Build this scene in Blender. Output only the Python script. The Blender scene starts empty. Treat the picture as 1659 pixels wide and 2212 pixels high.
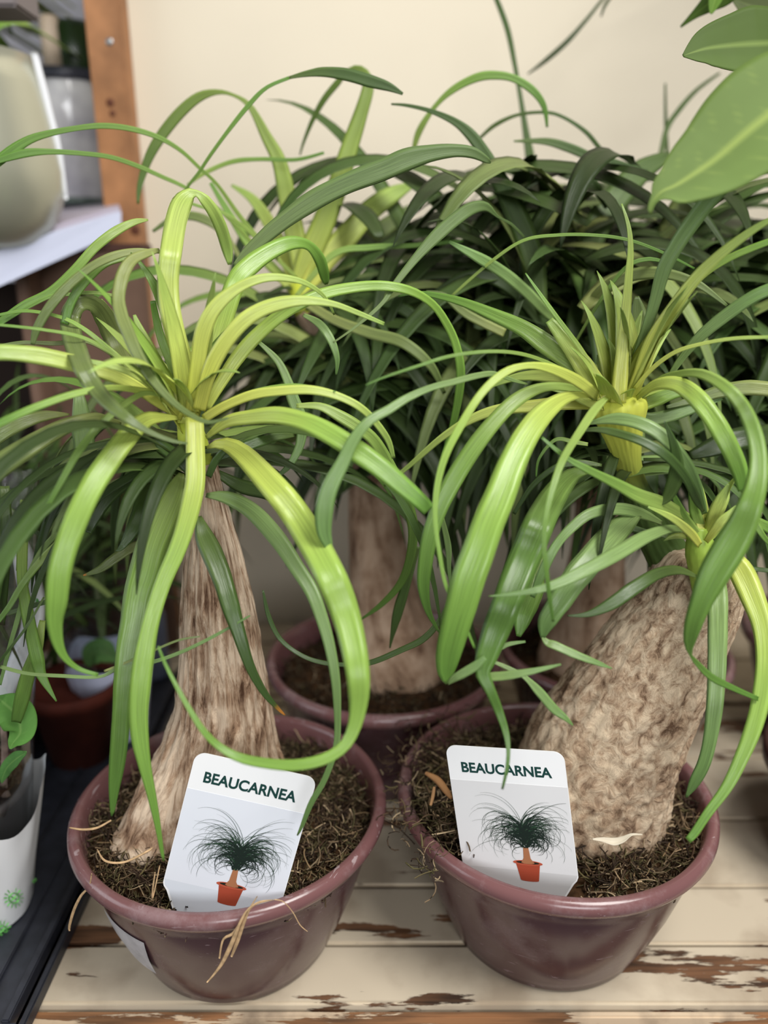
import bpy, bmesh, math, random
from mathutils import Vector, Matrix, noise
from math import sin, cos, pi, radians, tan, atan2

# ---------------------------------------------------------------- camera
SC = bpy.context.scene
COL = SC.collection
PITCH = radians(18.0); F = 1700.0; CZ = 0.426
cd = bpy.data.cameras.new('camera'); cam = bpy.data.objects.new('camera', cd); COL.objects.link(cam)
cam.location = (0, 0, CZ); cam.rotation_euler = (radians(90) - PITCH, 0, 0)
cd.sensor_fit = 'HORIZONTAL'; cd.sensor_width = 36.0; cd.lens = 36.0 * F / 1659.0
cd.clip_start = 0.01; cd.clip_end = 50
cd.dof.use_dof = True; cd.dof.focus_distance = 0.43; cd.dof.aperture_fstop = 4.6
SC.camera = cam

# ---------------------------------------------------------------- light
W = bpy.data.worlds.new('world'); SC.world = W; W.use_nodes = True
W.node_tree.nodes['Background'].inputs[0].default_value = (1.0, 0.97, 0.93, 1)
W.node_tree.nodes['Background'].inputs[1].default_value = 0.16
def area(name, loc, target, size, sizey, power, col):
    l = bpy.data.lights.new(name, 'AREA'); l.shape = 'RECTANGLE'; l.size = size; l.size_y = sizey
    l.energy = power; l.color = col
    o = bpy.data.objects.new(name, l); COL.objects.link(o); o.location = loc
    o.rotation_euler = (Vector(target) - Vector(loc)).to_track_quat('-Z', 'Y').to_euler()
    return o
area('window_light', (0.55, -0.12, 1.45), (0.05, 0.5, 0.2), 0.6, 0.7, 25.0, (1.0, 0.98, 0.94))
area('front_window_light', (0.25, -1.3, 0.75), (0.0, 0.5, 0.2), 0.8, 0.6, 14.0, (0.97, 0.98, 1.0))
area('side_window_light', (-1.3, 0.1, 0.75), (-0.1, 0.5, 0.15), 0.7, 0.7, 5.0, (0.88, 0.94, 1.0))
SC.view_settings.view_transform = 'Standard'; SC.view_settings.look = 'None'
SC.view_settings.gamma = 1.0; SC.view_settings.exposure = 0.12; SC.view_settings.use_curve_mapping = False

# ---------------------------------------------------------------- helpers
CAM = Vector((0, 0, CZ))
def P(u, v, y):
    """point of the place at depth y seen at u, v"""
    a = (u - 829.5) / F; b = (1106.0 - v) / F
    k = y / (cos(PITCH) + b * sin(PITCH))
    return Vector((a * k, y, CZ + k * (-sin(PITCH) + b * cos(PITCH))))
def depth(p):
    return p.y * cos(PITCH) + (CZ - p.z) * sin(PITCH)
def lin(c, a=1.0):
    f = lambda x: (x / 255 / 12.92) if x / 255 <= 0.04045 else ((x / 255 + 0.055) / 1.055) ** 2.4
    return (f(c[0]), f(c[1]), f(c[2]), a)
def mesh_obj(name, verts, faces, mat=None, parent=None, smooth=True, cols=None, uvs=None, mats=None, fm=None):
    me = bpy.data.meshes.new(name); me.from_pydata([tuple(v) for v in verts], [], faces)
    if smooth: me.polygons.foreach_set('use_smooth', [True] * len(me.polygons))
    if cols:
        ca = me.color_attributes.new('Col', 'FLOAT_COLOR', 'POINT')
        flat = [x for c in cols for x in c]; ca.data.foreach_set('color', flat)
    if uvs:
        ul = me.uv_layers.new(name='UVMap')
        li = [0] * len(me.loops); me.loops.foreach_get('vertex_index', li)
        ul.data.foreach_set('uv', [x for i in li for x in uvs[i]])
    if mat: me.materials.append(mat)
    if mats:
        for m in mats: me.materials.append(m)
        me.polygons.foreach_set('material_index', fm)
    me.update()
    o = bpy.data.objects.new(name, me); COL.objects.link(o)
    if parent: o.parent = parent; o.matrix_parent_inverse = Matrix.Translation(-Vector(parent.location))
    return o
def tag(o, label=None, cat=None, group=None, kind=None):
    if label: o['label'] = label
    if cat: o['category'] = cat
    if group: o['group'] = group
    if kind: o['kind'] = kind
    return o
def empty(name, loc, label, cat, group=None):
    o = bpy.data.objects.new(name, None); COL.objects.link(o); o.location = loc; o.empty_display_size = 0.02
    return tag(o, label, cat, group)
def box(name, lo, hi, mat, parent=None, bevel=0.0):
    bm = bmesh.new(); bmesh.ops.create_cube(bm, size=1)
    for v in bm.verts:
        v.co = Vector([(lo[i] + hi[i]) / 2 + v.co[i] * (hi[i] - lo[i]) for i in range(3)])
    if bevel: bmesh.ops.bevel(bm, geom=bm.edges[:], offset=bevel, segments=2, affect='EDGES')
    me = bpy.data.meshes.new(name); bm.to_mesh(me); bm.free(); me.materials.append(mat)
    o = bpy.data.objects.new(name, me); COL.objects.link(o)
    if parent: o.parent = parent; o.matrix_parent_inverse = Matrix.Translation(-Vector(parent.location))
    return o
def lathe(name, prof, c, mat, parent=None, seg=72, wob=0.0, closed=False):
    V = []; Fa = []; U = []
    for j, (r, z) in enumerate(prof):
        for i in range(seg):
            a = 2 * pi * i / seg
            rr = r * (1 + wob * noise.noise(Vector((cos(a) * 1.5, sin(a) * 1.5, z * 20 + c[0] * 9))))
            V.append((c[0] + rr * cos(a), c[1] + rr * sin(a), c[2] + z)); U.append((i / seg, j / len(prof)))
    n = len(prof)
    for j in range(n - 1 + (1 if closed else 0)):
        for i in range(seg):
            a = j * seg + i; b = j * seg + (i + 1) % seg; j2 = (j + 1) % n
            Fa.append((a, b, j2 * seg + (i + 1) % seg, j2 * seg + i))
    return mesh_obj(name, V, Fa, mat, parent, uvs=U)
def crom(pts, n):
    """catmull-rom through rows of equal length, n samples, by chord length"""
    pts = [list(p) for p in pts]
    m = len(pts); L = [0]
    for i in range(1, m):
        L.append(L[-1] + math.dist(pts[i][:2], pts[i - 1][:2]) + 1e-6)
    out = []
    for k in range(n):
        s = L[-1] * k / (n - 1); i = 0
        while i < m - 2 and s > L[i + 1]: i += 1
        t = (s - L[i]) / (L[i + 1] - L[i]); t = min(1, max(0, t))
        p0 = pts[max(i - 1, 0)]; p1 = pts[i]; p2 = pts[i + 1]; p3 = pts[min(i + 2, m - 1)]
        row = []
        for a, b, c_, d in zip(p0, p1, p2, p3):
            row.append(0.5 * (2 * b + (c_ - a) * t + (2 * a - 5 * b + 4 * c_ - d) * t * t + (3 * b - a - 3 * c_ + d) * t ** 3))
        out.append(row)
    return out

# ---------------------------------------------------------------- materials
def newmat(name):
    m = bpy.data.materials.new(name); m.use_nodes = True; nt = m.node_tree
    return m, nt, nt.nodes['Principled BSDF']
def N(nt, t, **kw):
    n = nt.nodes.new(t)
    for k, v in kw.items(): setattr(n, k, v)
    return n
def simple(name, col, rough=0.6, spec=0.5, metal=0.0, var=0.0, scale=60, bump=0.0, coat=0.0):
    m, nt, b = newmat(name); c = lin(col)
    b.inputs['Base Color'].default_value = c; b.inputs['Roughness'].default_value = rough
    b.inputs['Specular IOR Level'].default_value = spec; b.inputs['Metallic'].default_value = metal
    if coat: b.inputs['Coat Weight'].default_value = coat
    if var or bump:
        g = N(nt, 'ShaderNodeNewGeometry'); n = N(nt, 'ShaderNodeTexNoise'); n.inputs['Scale'].default_value = scale; n.inputs['Detail'].default_value = 6
        nt.links.new(g.outputs['Position'], n.inputs['Vector'])
        if var:
            r = N(nt, 'ShaderNodeValToRGB')
            r.color_ramp.elements[0].position = 0.3; r.color_ramp.elements[1].position = 0.7
            r.color_ramp.elements[0].color = (c[0] * (1 - var), c[1] * (1 - var), c[2] * (1 - var), 1)
            r.color_ramp.elements[1].color = (min(1, c[0] * (1 + var)), min(1, c[1] * (1 + var)), min(1, c[2] * (1 + var)), 1)
            nt.links.new(n.outputs['Fac'], r.inputs['Fac']); nt.links.new(r.outputs['Color'], b.inputs['Base Color'])
        if bump:
            bp = N(nt, 'ShaderNodeBump'); bp.inputs['Strength'].default_value = bump; bp.inputs['Distance'].default_value = 0.002
            nt.links.new(n.outputs['Fac'], bp.inputs['Height']); nt.links.new(bp.outputs['Normal'], b.inputs['Normal'])
    return m
def leafmat(name, rough=0.29, trans=0.24, spec=0.5):
    m, nt, b = newmat(name)
    at = N(nt, 'ShaderNodeAttribute', attribute_name='Col'); uv = N(nt, 'ShaderNodeUVMap')
    mp = N(nt, 'ShaderNodeMapping'); mp.inputs['Scale'].default_value = (14, 0.8, 1)
    n = N(nt, 'ShaderNodeTexNoise'); n.inputs['Scale'].default_value = 1.6; n.inputs['Detail'].default_value = 3
    nt.links.new(uv.outputs['UV'], mp.inputs['Vector']); nt.links.new(mp.outputs['Vector'], n.inputs['Vector'])
    mr = N(nt, 'ShaderNodeMapRange'); mr.inputs['From Min'].default_value = 0.3; mr.inputs['From Max'].default_value = 0.7
    mr.inputs['To Min'].default_value = 0.76; mr.inputs['To Max'].default_value = 1.16
    nt.links.new(n.outputs['Fac'], mr.inputs['Value'])
    mx = N(nt, 'ShaderNodeVectorMath', operation='SCALE'); nt.links.new(at.outputs['Color'], mx.inputs[0]); nt.links.new(mr.outputs['Result'], mx.inputs['Scale'])
    nt.links.new(mx.outputs['Vector'], b.inputs['Base Color'])
    b.inputs['Roughness'].default_value = rough; b.inputs['Specular IOR Level'].default_value = spec
    bp = N(nt, 'ShaderNodeBump'); bp.inputs['Strength'].default_value = 0.35; bp.inputs['Distance'].default_value = 0.0006
    nt.links.new(n.outputs['Fac'], bp.inputs['Height']); nt.links.new(bp.outputs['Normal'], b.inputs['Normal'])
    tr = N(nt, 'ShaderNodeBsdfTranslucent'); pale = N(nt, 'ShaderNodeMixRGB'); pale.inputs['Fac'].default_value = 0.25; pale.inputs[2].default_value = (0.5, 0.55, 0.3, 1)
    nt.links.new(mx.outputs['Vector'], pale.inputs[1]); nt.links.new(pale.outputs[0], tr.inputs['Color'])
    ms = N(nt, 'ShaderNodeMixShader'); ms.inputs['Fac'].default_value = trans
    out = nt.nodes['Material Output']
    nt.links.new(b.outputs['BSDF'], ms.inputs[1]); nt.links.new(tr.outputs['BSDF'], ms.inputs[2]); nt.links.new(ms.outputs['Shader'], out.inputs['Surface'])
    return m
def vcolmat(name, rough=0.85):
    m, nt, b = newmat(name)
    at = N(nt, 'ShaderNodeAttribute', attribute_name='Col'); nt.links.new(at.outputs['Color'], b.inputs['Base Color'])
    b.inputs['Roughness'].default_value = rough; b.inputs['Specular IOR Level'].default_value = 0.25
    return m
def barkmat(name, c0, c1, c2, sx, sy, bump=1.0):
    m, nt, b = newmat(name)
    uv = N(nt, 'ShaderNodeUVMap'); mp = N(nt, 'ShaderNodeMapping'); mp.inputs['Scale'].default_value = (sx, sy, 1)
    n = N(nt, 'ShaderNodeTexNoise'); n.inputs['Scale'].default_value = 1; n.inputs['Detail'].default_value = 8; n.inputs['Distortion'].default_value = 0.6
    n.inputs['Roughness'].default_value = 0.72
    nt.links.new(uv.outputs['UV'], mp.inputs['Vector']); nt.links.new(mp.outputs['Vector'], n.inputs['Vector'])
    n2 = N(nt, 'ShaderNodeTexNoise'); n2.inputs['Scale'].default_value = 55; n2.inputs['Detail'].default_value = 5
    g = N(nt, 'ShaderNodeNewGeometry'); nt.links.new(g.outputs['Position'], n2.inputs['Vector'])
    r = N(nt, 'ShaderNodeValToRGB'); e = r.color_ramp.elements
    e[0].position = 0.39; e[0].color = lin(c0); e[1].position = 0.58; e[1].color = lin(c2)
    x = e.new(0.475); x.color = lin(c1)
    mix = N(nt, 'ShaderNodeMath', operation='MULTIPLY_ADD'); mix.inputs[1].default_value = 0.35
    nt.links.new(n2.outputs['Fac'], mix.inputs[0]); 
    sc = N(nt, 'ShaderNodeMath', operation='MULTIPLY'); sc.inputs[1].default_value = 0.68
    nt.links.new(n.outputs['Fac'], sc.inputs[0]); nt.links.new(sc.outputs[0], mix.inputs[2])
    nt.links.new(mix.outputs[0], r.inputs['Fac']); nt.links.new(r.outputs['Color'], b.inputs['Base Color'])
    b.inputs['Roughness'].default_value = 0.85; b.inputs['Specular IOR Level'].default_value = 0.2
    bp = N(nt, 'ShaderNodeBump'); bp.inputs['Strength'].default_value = bump; bp.inputs['Distance'].default_value = 0.003
    nt.links.new(n.outputs['Fac'], bp.inputs['Height']); nt.links.new(bp.outputs['Normal'], b.inputs['Normal'])
    return m
def plasticmat(name, col, dust=(150, 130, 135), amt=0.35):
    m, nt, b = newmat(name)
    g = N(nt, 'ShaderNodeNewGeometry'); n = N(nt, 'ShaderNodeTexNoise'); n.inputs['Scale'].default_value = 22; n.inputs['Detail'].default_value = 9; n.inputs['Roughness'].default_value = 0.7
    nt.links.new(g.outputs['Position'], n.inputs['Vector'])
    r = N(nt, 'ShaderNodeValToRGB'); e = r.color_ramp.elements
    e[0].position = 0.5; e[0].color = (0, 0, 0, 1); e[1].position = 0.78; e[1].color = (amt, amt, amt, 1)
    nt.links.new(n.outputs['Fac'], r.inputs['Fac'])
    n3 = N(nt, 'ShaderNodeTexNoise'); n3.inputs['Scale'].default_value = 6; n3.inputs['Detail'].default_value = 12; n3.inputs['Distortion'].default_value = 2.5
    mp = N(nt, 'ShaderNodeMapping'); mp.inputs['Scale'].default_value = (6, 6, 26)
    nt.links.new(g.outputs['Position'], mp.inputs['Vector']); nt.links.new(mp.outputs['Vector'], n3.inputs['Vector'])
    r3 = N(nt, 'ShaderNodeValToRGB'); q = r3.color_ramp.elements
    q[0].position = 0.66; q[0].color = (0, 0, 0, 1); q[1].position = 0.70; q[1].color = (.55, .55, .55, 1)
    nt.links.new(n3.outputs['Fac'], r3.inputs['Fac'])
    ad = N(nt, 'ShaderNodeMath', operation='MAXIMUM'); nt.links.new(r.outputs['Color'], ad.inputs[0]); nt.links.new(r3.outputs['Color'], ad.inputs[1])
    mx = N(nt, 'ShaderNodeMixRGB'); mx.inputs[1].default_value = lin(col); mx.inputs[2].default_value = lin(dust)
    nt.links.new(ad.outputs[0], mx.inputs['Fac']); nt.links.new(mx.outputs[0], b.inputs['Base Color'])
    rr = N(nt, 'ShaderNodeMapRange'); rr.inputs['To Min'].default_value = 0.2; rr.inputs['To Max'].default_value = 0.7
    nt.links.new(ad.outputs[0], rr.inputs['Value']); nt.links.new(rr.outputs[0], b.inputs['Roughness'])
    bp = N(nt, 'ShaderNodeBump'); bp.inputs['Strength'].default_value = 0.12; bp.inputs['Distance'].default_value = 0.001
    nt.links.new(n.outputs['Fac'], bp.inputs['Height']); nt.links.new(bp.outputs['Normal'], b.inputs['Normal'])
    return m
def paintwood(name, paint, wood, thr=0.58, scale=(5, 26, 26), dirty=(110, 95, 80)):
    m, nt, b = newmat(name)
    g = N(nt, 'ShaderNodeNewGeometry'); mp = N(nt, 'ShaderNodeMapping'); mp.inputs['Scale'].default_value = scale
    nt.links.new(g.outputs['Position'], mp.inputs['Vector'])
    n = N(nt, 'ShaderNodeTexNoise'); n.inputs['Scale'].default_value = 1.0; n.inputs['Detail'].default_value = 10; n.inputs['Roughness'].default_value = 0.62
    nt.links.new(mp.outputs['Vector'], n.inputs['Vector'])
    r = N(nt, 'ShaderNodeValToRGB'); r.color_ramp.elements[0].position = thr; r.color_ramp.elements[0].color = (0, 0, 0, 1)
    r.color_ramp.elements[1].position = thr + 0.014; r.color_ramp.elements[1].color = (1, 1, 1, 1)
    nt.links.new(n.outputs['Fac'], r.inputs['Fac'])
    mp2 = N(nt, 'ShaderNodeMapping'); mp2.inputs['Scale'].default_value = (14, 160, 160)
    nt.links.new(g.outputs['Position'], mp2.inputs['Vector'])
    n2 = N(nt, 'ShaderNodeTexNoise'); n2.inputs['Scale'].default_value = 1.0; n2.inputs['Detail'].default_value = 6
    nt.links.new(mp2.outputs['Vector'], n2.inputs['Vector'])
    wr = N(nt, 'ShaderNodeValToRGB'); wr.color_ramp.elements[0].position = 0.35; wr.color_ramp.elements[0].color = lin([x * 0.45 for x in wood])
    wr.color_ramp.elements[1].position = 0.65; wr.color_ramp.elements[1].color = lin(wood)
    nt.links.new(n2.outputs['Fac'], wr.inputs['Fac'])
    n3 = N(nt, 'ShaderNodeTexNoise'); n3.inputs['Scale'].default_value = 18; n3.inputs['Detail'].default_value = 8
    nt.links.new(g.outputs['Position'], n3.inputs['Vector'])
    pr = N(nt, 'ShaderNodeValToRGB'); pr.color_ramp.elements[0].position = 0.36; pr.color_ramp.elements[0].color = lin(dirty)
    pr.color_ramp.elements[1].position = 0.52; pr.color_ramp.elements[1].color = lin(paint)
    nt.links.new(n3.outputs['Fac'], pr.inputs['Fac'])
    mx = N(nt, 'ShaderNodeMixRGB'); nt.links.new(r.outputs['Color'], mx.inputs['Fac']); nt.links.new(pr.outputs['Color'], mx.inputs[1]); nt.links.new(wr.outputs['Color'], mx.inputs[2])
    nt.links.new(mx.outputs[0], b.inputs['Base Color']); b.inputs['Roughness'].default_value = 0.62
    inv = N(nt, 'ShaderNodeMath', operation='SUBTRACT'); inv.inputs[0].default_value = 1.0; nt.links.new(r.outputs['Color'], inv.inputs[1])
    bp = N(nt, 'ShaderNodeBump'); bp.inputs['Strength'].default_value = 0.6; bp.inputs['Distance'].default_value = 0.0012
    nt.links.new(inv.outputs[0], bp.inputs['Height']); nt.links.new(bp.outputs['Normal'], b.inputs['Normal'])
    return m
def clearmat(name, tint=(1, 1, 1), gloss=0.25, rough=0.08):
    m, nt, b = newmat(name)
    t = N(nt, 'ShaderNodeBsdfTransparent'); t.inputs['Color'].default_value = (*tint, 1)
    g = N(nt, 'ShaderNodeBsdfGlossy'); g.inputs['Roughness'].default_value = rough
    lw = N(nt, 'ShaderNodeLayerWeight'); lw.inputs['Blend'].default_value = gloss
    ms = N(nt, 'ShaderNodeMixShader'); nt.links.new(lw.outputs['Facing'], ms.inputs['Fac'])
    nt.links.new(t.outputs[0], ms.inputs[1]); nt.links.new(g.outputs[0], ms.inputs[2])
    n = N(nt, 'ShaderNodeTexNoise'); n.inputs['Scale'].default_value = 30; n.inputs['Detail'].default_value = 3
    ge = N(nt, 'ShaderNodeNewGeometry'); nt.links.new(ge.outputs['Position'], n.inputs['Vector'])
    bp = N(nt, 'ShaderNodeBump'); bp.inputs['Strength'].default_value = 0.6; bp.inputs['Distance'].default_value = 0.004
    nt.links.new(n.outputs['Fac'], bp.inputs['Height']); nt.links.new(bp.outputs['Normal'], g.inputs['Normal'])
    nt.links.new(ms.outputs[0], nt.nodes['Material Output'].inputs['Surface'])
    return m

M_LEAF = leafmat('leaf_blade'); M_BACKLEAF = leafmat('leaf_blade_soft', 0.45, 0.22, 0.3)
M_POT = plasticmat('plum_plastic', (72, 44, 49)); M_POTRIM = plasticmat('plum_plastic_rim_highlight', (116, 80, 80), (185, 170, 172), 0.45)  # rim lighter than the body: its highlights are put into the colour
M_MOSS = vcolmat('moss_strands'); M_SOIL = simple('peat_soil', (62, 44, 28), 0.95, 0.1, var=0.55, scale=220, bump=1.0)
M_BARK = barkmat('pale_bark', (92, 64, 46), (180, 148, 120), (236, 212, 184), 38, 9, 1.0)
M_BARK2 = barkmat('scaly_bark', (108, 82, 62), (184, 156, 128), (228, 206, 176), 40, 26, 1.0)
M_BARK3 = barkmat('dusty_bark', (108, 82, 64), (160, 132, 108), (190, 164, 140), 10, 6, 0.7)
M_WALL = simple('cream_wall_paint', (216, 206, 186), 0.8, 0.2, var=0.03, scale=5, bump=0.08)
M_SHELF = paintwood('peeling_cream_paint', (202, 188, 165), (132, 92, 62), 0.56, (6, 30, 30), (176, 160, 138))
M_EDGE = paintwood('bare_board_edge', (206, 184, 156), (150, 106, 70), 0.47, (9, 40, 60))
M_POST = simple('orange_wood', (158, 112, 76), 0.6, 0.3, var=0.3, scale=28, bump=0.2)
M_BROWN = simple('red_brown_wood', (108, 84, 70), 0.7, 0.3, var=0.2, scale=20)
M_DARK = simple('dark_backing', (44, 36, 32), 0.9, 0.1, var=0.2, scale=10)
M_BLACK = simple('black_plastic', (38, 40, 48), 0.42, 0.5, var=0.3, scale=90, bump=0.15)
M_CARD = simple('white_card', (242, 243, 244), 0.42, 0.5)
M_CARDGREY = simple('pale_grey_print', (222, 222, 223), 0.42, 0.5)
M_CARDFLOOR = simple('grey_print_floor', (206, 206, 206), 0.42, 0.5)
M_INK = simple('dark_green_ink', (20, 62, 58), 0.5, 0.3)
M_PRINTLEAF = simple('printed_green', (38, 66, 46), 0.5, 0.3); M_PRINTDARK = simple('printed_dark_green', (22, 36, 30), 0.5, 0.3)
M_PRINTPOT = simple('printed_terracotta', (164, 72, 50), 0.5, 0.3); M_PRINTRIM = simple('printed_terracotta_rim', (182, 86, 62), 0.5, 0.3)
M_PRINTTRUNK = simple('printed_trunk', (168, 112, 78), 0.5, 0.3)
M_SILVER = simple('satin_silver_glaze', (186, 186, 168), 0.3, 0.6, metal=0.55)
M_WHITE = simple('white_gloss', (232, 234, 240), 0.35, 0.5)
M_LILAC = simple('pale_lilac_board', (208, 214, 238), 0.5, 0.4)
M_GREY = simple('grey_board', (120, 112, 112), 0.7, 0.3)
M_TERRA = simple('dark_terracotta', (84, 38, 28), 0.75, 0.2, var=0.2)
M_CLEAR = clearmat('clear_wrap', (0.93, 0.95, 0.96), 0.22, 0.12); M_GLASS = clearmat('jar_glass', (0.72, 0.72, 0.78), 0.4, 0.05)
M_STRAW = simple('dry_straw', (196, 164, 124), 0.8, 0.2, var=0.25, scale=300)
M_SLEEVE = simple('white_sleeve_paper', (236, 238, 240), 0.45, 0.5); M_GREENINK = simple('bright_green_print', (98, 176, 84), 0.5, 0.3)
M_SCREW = simple('screw_steel', (150, 150, 150), 0.4, 0.5, metal=0.8)

# ---------------------------------------------------------------- setting
def struct(o): o['kind'] = 'structure'; return o
struct(box('wall_back', (-0.262, 0.875, -0.05), (1.3, 0.905, 1.7), M_WALL))
# shelf of painted boards
shelf = empty('plank_shelf', (0, 0.357, 0), 'long shelf of cream boards with peeling paint and brown bare patches', 'shelf')
ys = [0.357, 0.4005, 0.4500, 0.520, 0.600, 0.690, 0.780, 0.875]
sv = []; 
for a, b_ in zip(ys[:-1], ys[1:]):
    box('board', (-0.75, a + 0.0008, -0.022), (1.3, b_ - 0.0008, 0.0), M_SHELF, shelf, 0.0018)
box('front_lip', (-0.75, 0.352, -0.0155), (1.3, 0.3562, -0.004), M_EDGE, shelf, 0.001)
box('lower_rail', (-0.75, 0.315, -0.040), (1.3, 0.3515, -0.0125), M_SHELF, shelf, 0.002)
struct(box('wall_left', (-1.3, 1.30, -0.05), (-0.262, 1.33, 1.7), simple('far_pale_wall', (206, 204, 214), 0.8, 0.2, var=0.25, scale=7)))
# ---------------------------------------------------------------- plant builders
def trunk(ring_px, parent, mat, furrow=0.05, lobes=0.0, seed=0, nseg=180, nring=220, name='trunk', cells=(9, 3), grad=None):
    rows = []
    for (u, v, y, w) in ring_px:
        p = P(u, v, y); rows.append([p.x, p.z, p.y, w / 2 * depth(p) / F])
    rr = crom(rows, nring); pts = [Vector((r[0], r[2], r[1])) for r in rr]; V = []; Fa = []; U = []
    cf = cells[0] / 3
    for k in range(nring):
        T = (pts[min(k + 1, nring - 1)] - pts[max(k - 1, 0)]).normalized()
        X = Vector((0, 1, 0)).cross(T).normalized(); Y = T.cross(X).normalized(); s = k / (nring - 1)
        for i in range(nseg):
            a = 2 * pi * i / nseg
            ca, sa = cos(a), sin(a)
            q = Vector((ca * cells[0] / 3 + seed, sa * cells[0] / 3, s * cells[1]))
            f = furrow * (1.0 - 2.2 * abs(noise.noise(q * 1.0))) + furrow * 0.55 * (1 - 2 * abs(noise.noise(q * 2.3 + Vector((5, 3, 1)))))
            f += furrow * 0.35 * noise.noise(Vector((ca * 9, sa * 9, s * cells[1] * 7 + seed)))
            f += furrow * 0.5 * (0.5 - 2 * abs(noise.noise(Vector((ca * cf * 4.2, sa * cf * 4.2, s * cells[1] * 2.6 + seed)))))
            lb = lobes * max(0, 1 - s * 3.2) ** 1.3 * (0.6 * sin(5 * a + seed) + 0.5 * sin(3 * a + 1.3 + seed))
            r = rr[k][3] * (1 + f + lb)
            V.append(pts[k] + X * (r * ca) + Y * (r * sa)); U.append((i / nseg if i < nseg / 2 else 1 - i / nseg, s))
    for k in range(nring - 1):
        for i in range(nseg):
            a = k * nseg + i; b = k * nseg + (i + 1) % nseg
            Fa.append((a, b, b + nseg, a + nseg))
    V.append(pts[0]); U.append((.5, 0)); V.append(pts[-1]); U.append((.5, 1)); c0 = len(V) - 2; c1 = c0 + 1; base = (nring - 1) * nseg
    for i in range(nseg):
        Fa.append((c0, (i + 1) % nseg, i)); Fa.append((c1, base + i, base + (i + 1) % nseg))
    C = None
    if grad:
        ca_, cb_, s0, s1 = grad; ca_, cb_ = lin(ca_), lin(cb_); C = []
        for q in U:
            t = min(1, max(0, (q[1] - s0) / (s1 - s0))); C.append(tuple(ca_[j] * (1 - t) + cb_[j] * t for j in range(4)))
    return mesh_obj(name, V, Fa, mat, parent, uvs=U, cols=C)

POT = [(0.0, 0.003), (0.056, 0.003), (0.0605, 0.0), (0.0645, 0.003), (0.068, 0.012), (0.0745, 0.027), (0.081, 0.045), (0.0865, 0.064), (0.0898, 0.078), (0.0903, 0.081), (0.0915, 0.084),
       (0.0925, 0.0905), (0.0955, 0.0908), (0.0985, 0.0925), (0.1003, 0.0962), (0.1, 0.1), (0.0975, 0.1025), (0.0945, 0.1028), (0.0925, 0.1), (0.091, 0.094), (0.087, 0.07), (0.076, 0.035), (0.06, 0.008), (0.0, 0.008)]
def pot(c, parent, sc=1.0):
    body = [(r * sc, z * sc) for r, z in POT[:12]] ; rim = [(r * sc, z * sc) for r, z in POT[11:]]
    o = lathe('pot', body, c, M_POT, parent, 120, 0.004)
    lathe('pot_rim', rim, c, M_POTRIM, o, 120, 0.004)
    return o
MOSSC = [(92, 74, 54), (118, 98, 72), (70, 54, 40), (146, 124, 96), (84, 78, 50), (98, 88, 58), (52, 40, 30), (168, 148, 118), (64, 48, 36)]
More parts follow.
